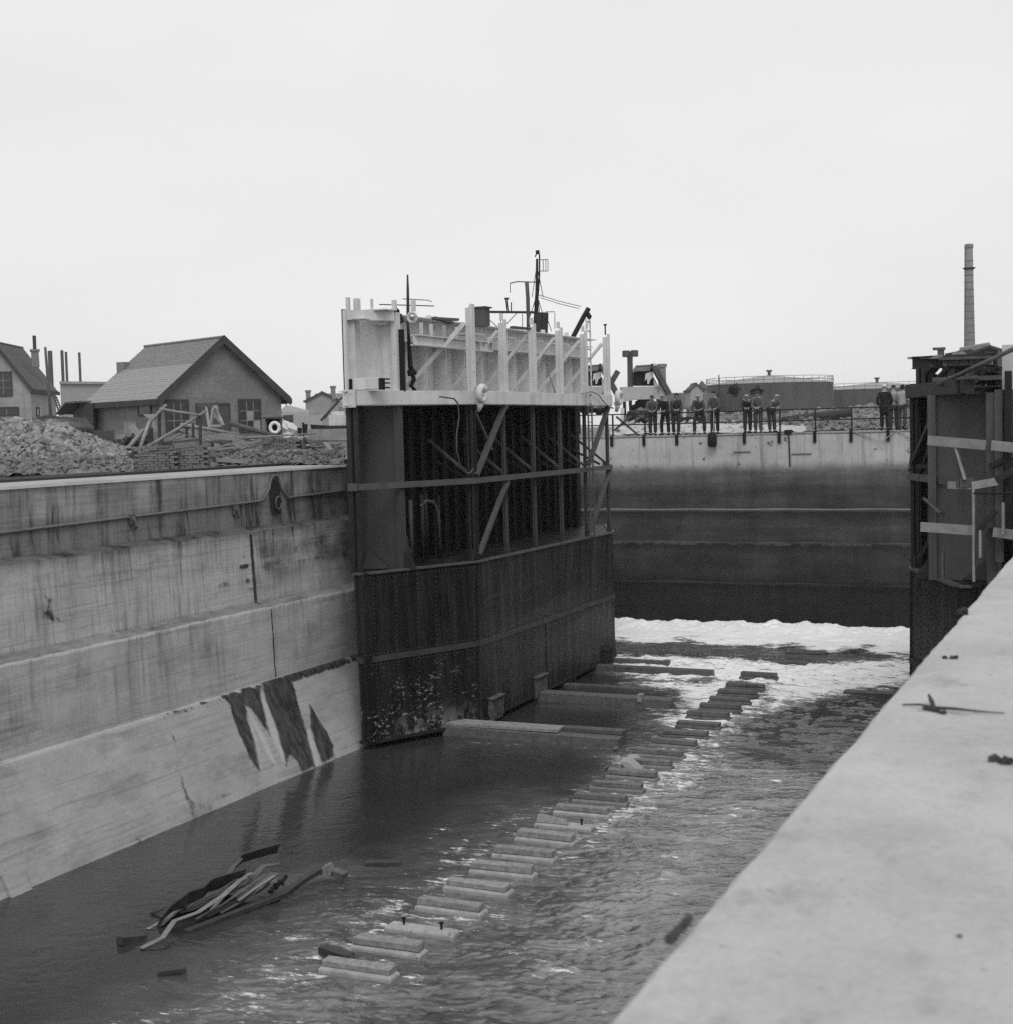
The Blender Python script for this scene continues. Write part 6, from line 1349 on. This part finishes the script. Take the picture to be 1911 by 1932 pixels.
# storage tanks
tank_m = mat('tank_paint', .085, .25, .5, (1, 1, .3), rough=.7, streak=.2); tank_roof = mat('tank_roof', .3, .15, .5)
def tank(cx, d, wpx, ytop, ypeak, lab):
    C = pt(cx, d); R_ = wpx/2/2730*d; z1 = zpx(cx, ytop, d-R_); zp = zpx(cx, ypeak, d)
    r = thing('storage_tank', lab, 'storage tank', (*C, -.5))
    build('shell', MB().lathe([(R_, -.0), (R_, z1+.5)], (*C, -.5), 64), tank_m, r, smooth=False)
    build('roof', MB().lathe([(R_*1.005, z1), (R_*.99, z1+.12), (R_*.5, z1+(zp-z1)*.62), (.3, zp)], (*C, 0), 64), tank_roof, r, smooth=True)
    hr = MB()
    for z_ in (.5, 1.0): hr.tube([(C[0]+R_*math.cos(a), C[1]+R_*math.sin(a), z1+z_) for a in np.linspace(0, 2*math.pi, 65)], .035, 4)
    for k in range(40): a = k*math.pi/20; hr.tube([(C[0]+R_*math.cos(a), C[1]+R_*math.sin(a), z1+.1), (C[0]+R_*math.cos(a), C[1]+R_*math.sin(a), z1+1.0)], .03, 4)
    build('handrail', hr, grey_steel, r)
    build('vent', MB().lathe([(.25, 0), (.25, .6), (.45, .65), (.45, .9)], (*C, zp-.1), 8), grey_steel, r)
tank(1452, 220, 236, 722, 708, 'big dark oil tank with a shallow pale roof behind the middle of the railing')
tank(1655, 245, 250, 733, 721, 'second dark oil tank farther back towards the tall chimney')
# brick stack chimney, far right
C = pt(1830, 265); 
ck = thing('factory_chimney', 'very tall tapering brick chimney rising at the far right', 'chimney', (*C, -.5))
z1 = zpx(1828, 470, 265); ch_m = mat('chimney_brick', .2, .2, .8, (1, 1, 5), streak=.2)
build('shaft', MB().lathe([(1.15, -.5), (1.02, z1*.35), (.82, z1*.7), (.68, z1)], (*C, 0), 20), ch_m, ck, smooth=True)
build('head', MB().lathe([(.66, z1-.1), (.8, z1+.1), (.8, z1+.5), (.7, z1+.75), (.5, z1+.75)], (*C, 0), 20), ch_m, ck)
zr2 = zpx(1828, 507, 265)
build('gallery', MB().lathe([(.75, zr2-.35), (1.15, zr2), (1.15, zr2+.06), (.7, zr2+.06)], (*C, 0), 20), dark_steel, ck)
bnd = MB()
for k in range(22): z_ = 1+k*(z1-2)/22; r_ = 1.15-(.47)*z_/z1+.03; bnd.lathe([(r_, -.05), (r_, .05)], (*C, z_), 20)
build('iron_bands', bnd, grey_steel, ck)
build('ladder', MB().tube([(C[0]-1.1*RH[0], C[1]-1.1*RH[1], 1), (C[0]-.75*RH[0], C[1]-.75*RH[1], z1)], .05, 4), dark_steel, ck)
C = pt(1250, 150); sc_ = thing('brick_chimney', 'short stout brick chimney stack right of the conveyor head', 'chimney', (*C, -.5))
build('shaft', MB().lathe([(.5, 0), (.42, zpx(1250, 693, 150)+.5)], (*C, -.5), 4), brick, sc_); build('cap', MB().lathe([(.55, 0), (.55, .35)], (*C, zpx(1250, 693, 150)), 4), brick, sc_)
# small houses, shed, bushes behind
A, B = pt(1258, 215), pt(1352, 215)
solo('warehouse', MB().prism([np.array([*A, -.5]), np.array([*B, -.5]), np.array([*B, zpx(1345, 741, 215)]), np.array([*A, zpx(1262, 741, 215)])], FH*15), mat('warehouse_wall', .17, .2, 1), 'long low flat roofed warehouse left of the oil tanks', 'building')
d = 205; A = np.array([*pt(1303, d), 0]); h3 = thing('far_house', 'small pale gabled house left of the big oil tank', 'building', (*A[:2], -.5))
gable_house(h3, A, hdir(0), hdir(90), 1.75, 6, -.5, zpx(1304, 735, d), zpx(1313, 724, d), mat('pale_gable', .33, .15, 2), ((tile_d, tile_d), (tile_d, tile_d)), trim_m, .15, 5, .2)
C = pt(1325, 208); h4 = thing('turret', 'pointed dark turret roof between the pale gabled house and the oil tank', 'building', (*C, -.5))
build('wall', MB().lathe([(.7, -.5), (.7, zpx(1325, 733, 208))], (*C, 0), 4), brick, h4); build('roof', MB().lathe([(1.0, zpx(1325, 733, 208)), (.05, zpx(1325, 718, 208))], (*C, 0), 4), tile_d, h4)
def bush(px, y0, y1, wpx, d, lab, seed):
    g = np.random.default_rng(seed); C = np.array([*pt(px, d), 0]); zt, zb = zpx(px, y0, d), zpx(px, y1, d); R_ = wpx/2/2730*d
    r = thing('small_tree', lab, 'tree', (*C[:2], -.5)); build('trunk', MB().tube([C-EZ*.5, C+EZ*(zb+.2), C+EZ*(zt+zb)/2], [.09, .07, .03], 6), wood_dark, r)
    m = MB()
    for k in range(700):
        v = g.normal(size=3); v = v/np.linalg.norm(v)*g.uniform(.2, 1)**.5; clump = .8+.35*math.sin(v[0]*5+seed)*math.cos(v[2]*4)
        p = C+RH*v[0]*R_*clump+FH*v[1]*R_+EZ*((zt+zb)/2+v[2]*(zt-zb)/2*clump); a = g.normal(size=3)*.09; b = g.normal(size=3)*.09
        m.add([p, p+a, p+b], [(0, 1, 2)])
    build('crown', m, mat('foliage_dark', .035, .4, 3), r, fix=False)
bush(1384, 723, 748, 26, 130, 'ragged small tree against the left part of the big oil tank', 3); bush(1428, 727, 750, 26, 130, 'round headed small tree against the middle of the big oil tank', 4)
solo('flag_pole', MB().tube([np.array([*pt(1357, 135), -.5]), np.array([*pt(1357, 135), zpx(1357, 707, 135)])], .05, 6), dark_steel, 'thin bare mast left of the oil tank', 'mast')
# hut behind the right caisson
A = np.array([*pt(1838, 75), 0]); h5 = thing('hut', 'low gabled wooden hut showing above the unfinished caisson', 'hut', (*A[:2], -.6))
gable_house(h5, A, hdir(0), hdir(90), 1.45, 4, -.6, zpx(1838, 663, 75), zpx(1858, 654, 75), wood_dark, ((tile_a, tile_a), (tile_a, tile_a)), trim_m, .12, 6, .14)

# ship behind the caisson: hull hidden, masts and gear above
d = 82
sp_ = thing('ship', 'small cargo ship hidden behind the caisson with masts, yards and derricks showing', 'ship', (*pt(900, d), -3))
A, B = np.array([*pt(715, d), 0]), np.array([*pt(1075, d), 0]); ax = nv(B-A); L = np.linalg.norm(B-A)
rg = []
for s, wd in ((0, .2), (.08, 1.2), (.25, 1.9), (.75, 1.9), (.93, 1.3), (1, .4)): c = A+ax*L*s; rg.append([c-FH*wd*.5-EZ*2.5, c+FH*wd*.5-EZ*2.5, c+FH*wd+EZ*(.9 if 0 < s < 1 else 1.2), c-FH*wd+EZ*(.9 if 0 < s < 1 else 1.2)])
build('hull', MB().loft(rg), black_steel, sp_); build('deckhouse', MB().obox(A+ax*L*.3+EZ*1.4, ax*1.6, FH*1.3, EZ*.5), white_paint, sp_)
def S(x, y, dd=0): return dep(x, y, d+dd)
def mast(pts, r0, r1, nm='mast', m=dark_steel): return build(nm, MB().tube([S(*p) for p in pts], list(np.linspace(r0, r1, len(pts))), 8), m, sp_, smooth=True)
mast([(772, 760), (770.5, 600), (770, 545), (769.5, 518)], .13, .05)
mast([(716, 574), (820, 577)], .03, .03, 'yard'); mast([(760, 563.5), (808, 566), (815, 569)], .025, .02, 'yard')
mast([(1009, 740), (1011, 640), (1012, 560), (1012.5, 488)], .17, .07, m=black_steel); mast([(1014, 560), (1017, 520), (1017, 480), (1013, 474), (1009, 484)], .05, .04, 'topmast', black_steel)
build('mast_head', MB().tube([S(1010, 476), S(1017, 475)], .12, 8), black_steel, sp_)
lt_ = MB()
for x in (1024, 1029, 1033): lt_.tube([S(x, 490), S(x, 511)], .02, 4)
lt_.tube([S(1016, 490), S(1033, 489)], .02, 4).tube([S(1018, 511), S(1033, 511)], .02, 4); build('radio_frame', lt_, dark_steel, sp_)
mast([(997, 720), (996, 600), (995, 560), (993, 531)], .11, .12, m=grey_steel); mast([(962, 534), (975, 531), (1012, 532)], .03, .03, 'yard')
build('crosstree', MB().beam(S(903, 588), S(1008, 589), .13).beam(S(903, 588), S(903, 640), .12), dark_steel, sp_)
for a, b in (((910, 590), (940, 618)), ((945, 592), (945, 640)), ((975, 590), (950, 616)), ((985, 592), (985, 640)), ((1000, 592), (1012, 560)), ((1012, 556), (998, 600)), ((1012, 556), (1026, 600)), ((1028, 588), (1046, 588)), ((1046, 590), (1046, 620)), ((1028, 590), (1040, 625)), ((1012, 500), (1003, 560)), ((1012, 500), (1024, 560)), ((1010, 545), (1004, 640)), ((1013, 545), (1022, 640)), ((962, 534), (962, 552))):
    build('stay', MB().tube([S(*a), S(*b)], .022, 4), dark_steel, sp_)
build('lamp_bracket', MB().beam(S(952, 563), S(960, 563), .1).beam(S(955, 563), S(958, 588), .08).beam(S(964, 570), S(964, 588), .05), dark_steel, sp_)
build('ventilator', MB().tube([S(1016, 590), S(1016, 640)], .3, 8), dark_steel, sp_); build('ventilator', MB().tube([S(1026, 590), S(1024, 640)], .26, 8), dark_steel, sp_)
build('derrick_boom', MB().tube([S(1078, 640), S(1100, 598), S(1110, 581)], .14, 8), black_steel, sp_); build('tackle_block', MB().tube([S(1110, 590), S(1111, 597), S(1111, 603)], [.06, .16, .05], 8).tube([S(1110, 581), S(1110, 590)], .03, 4), black_steel, sp_)
for a, b in (((1016, 556), (1096, 578)), ((1018, 561), (1092, 582)), ((1109, 604), (1105, 632)), ((1112, 604), (1114, 632))): build('wire', MB().tube([S(*a), S((a[0]+b[0])/2, (a[1]+b[1])/2+1.5), S(*b)], .018, 4), dark_steel, sp_)
# air
HAZE = .0002
if HAZE:
    hb_ = MB().box(-1600, 1600, -80, 2600, -11.3, 46); o = build('haze', hb_, bpy.data.materials.new('haze_air'), loc=(0, 0, 0)); tag(o, kind='stuff')
    mm = o.data.materials[0]; mm.use_nodes = True; n_ = mm.node_tree.nodes; n_.clear(); oo = n_.new('ShaderNodeOutputMaterial'); vv = n_.new('ShaderNodeVolumePrincipled')
    vv.inputs['Color'].default_value = (.93, .93, .93, 1); vv.inputs['Density'].default_value = HAZE; mm.node_tree.links.new(vv.outputs[0], oo.inputs['Volume'])
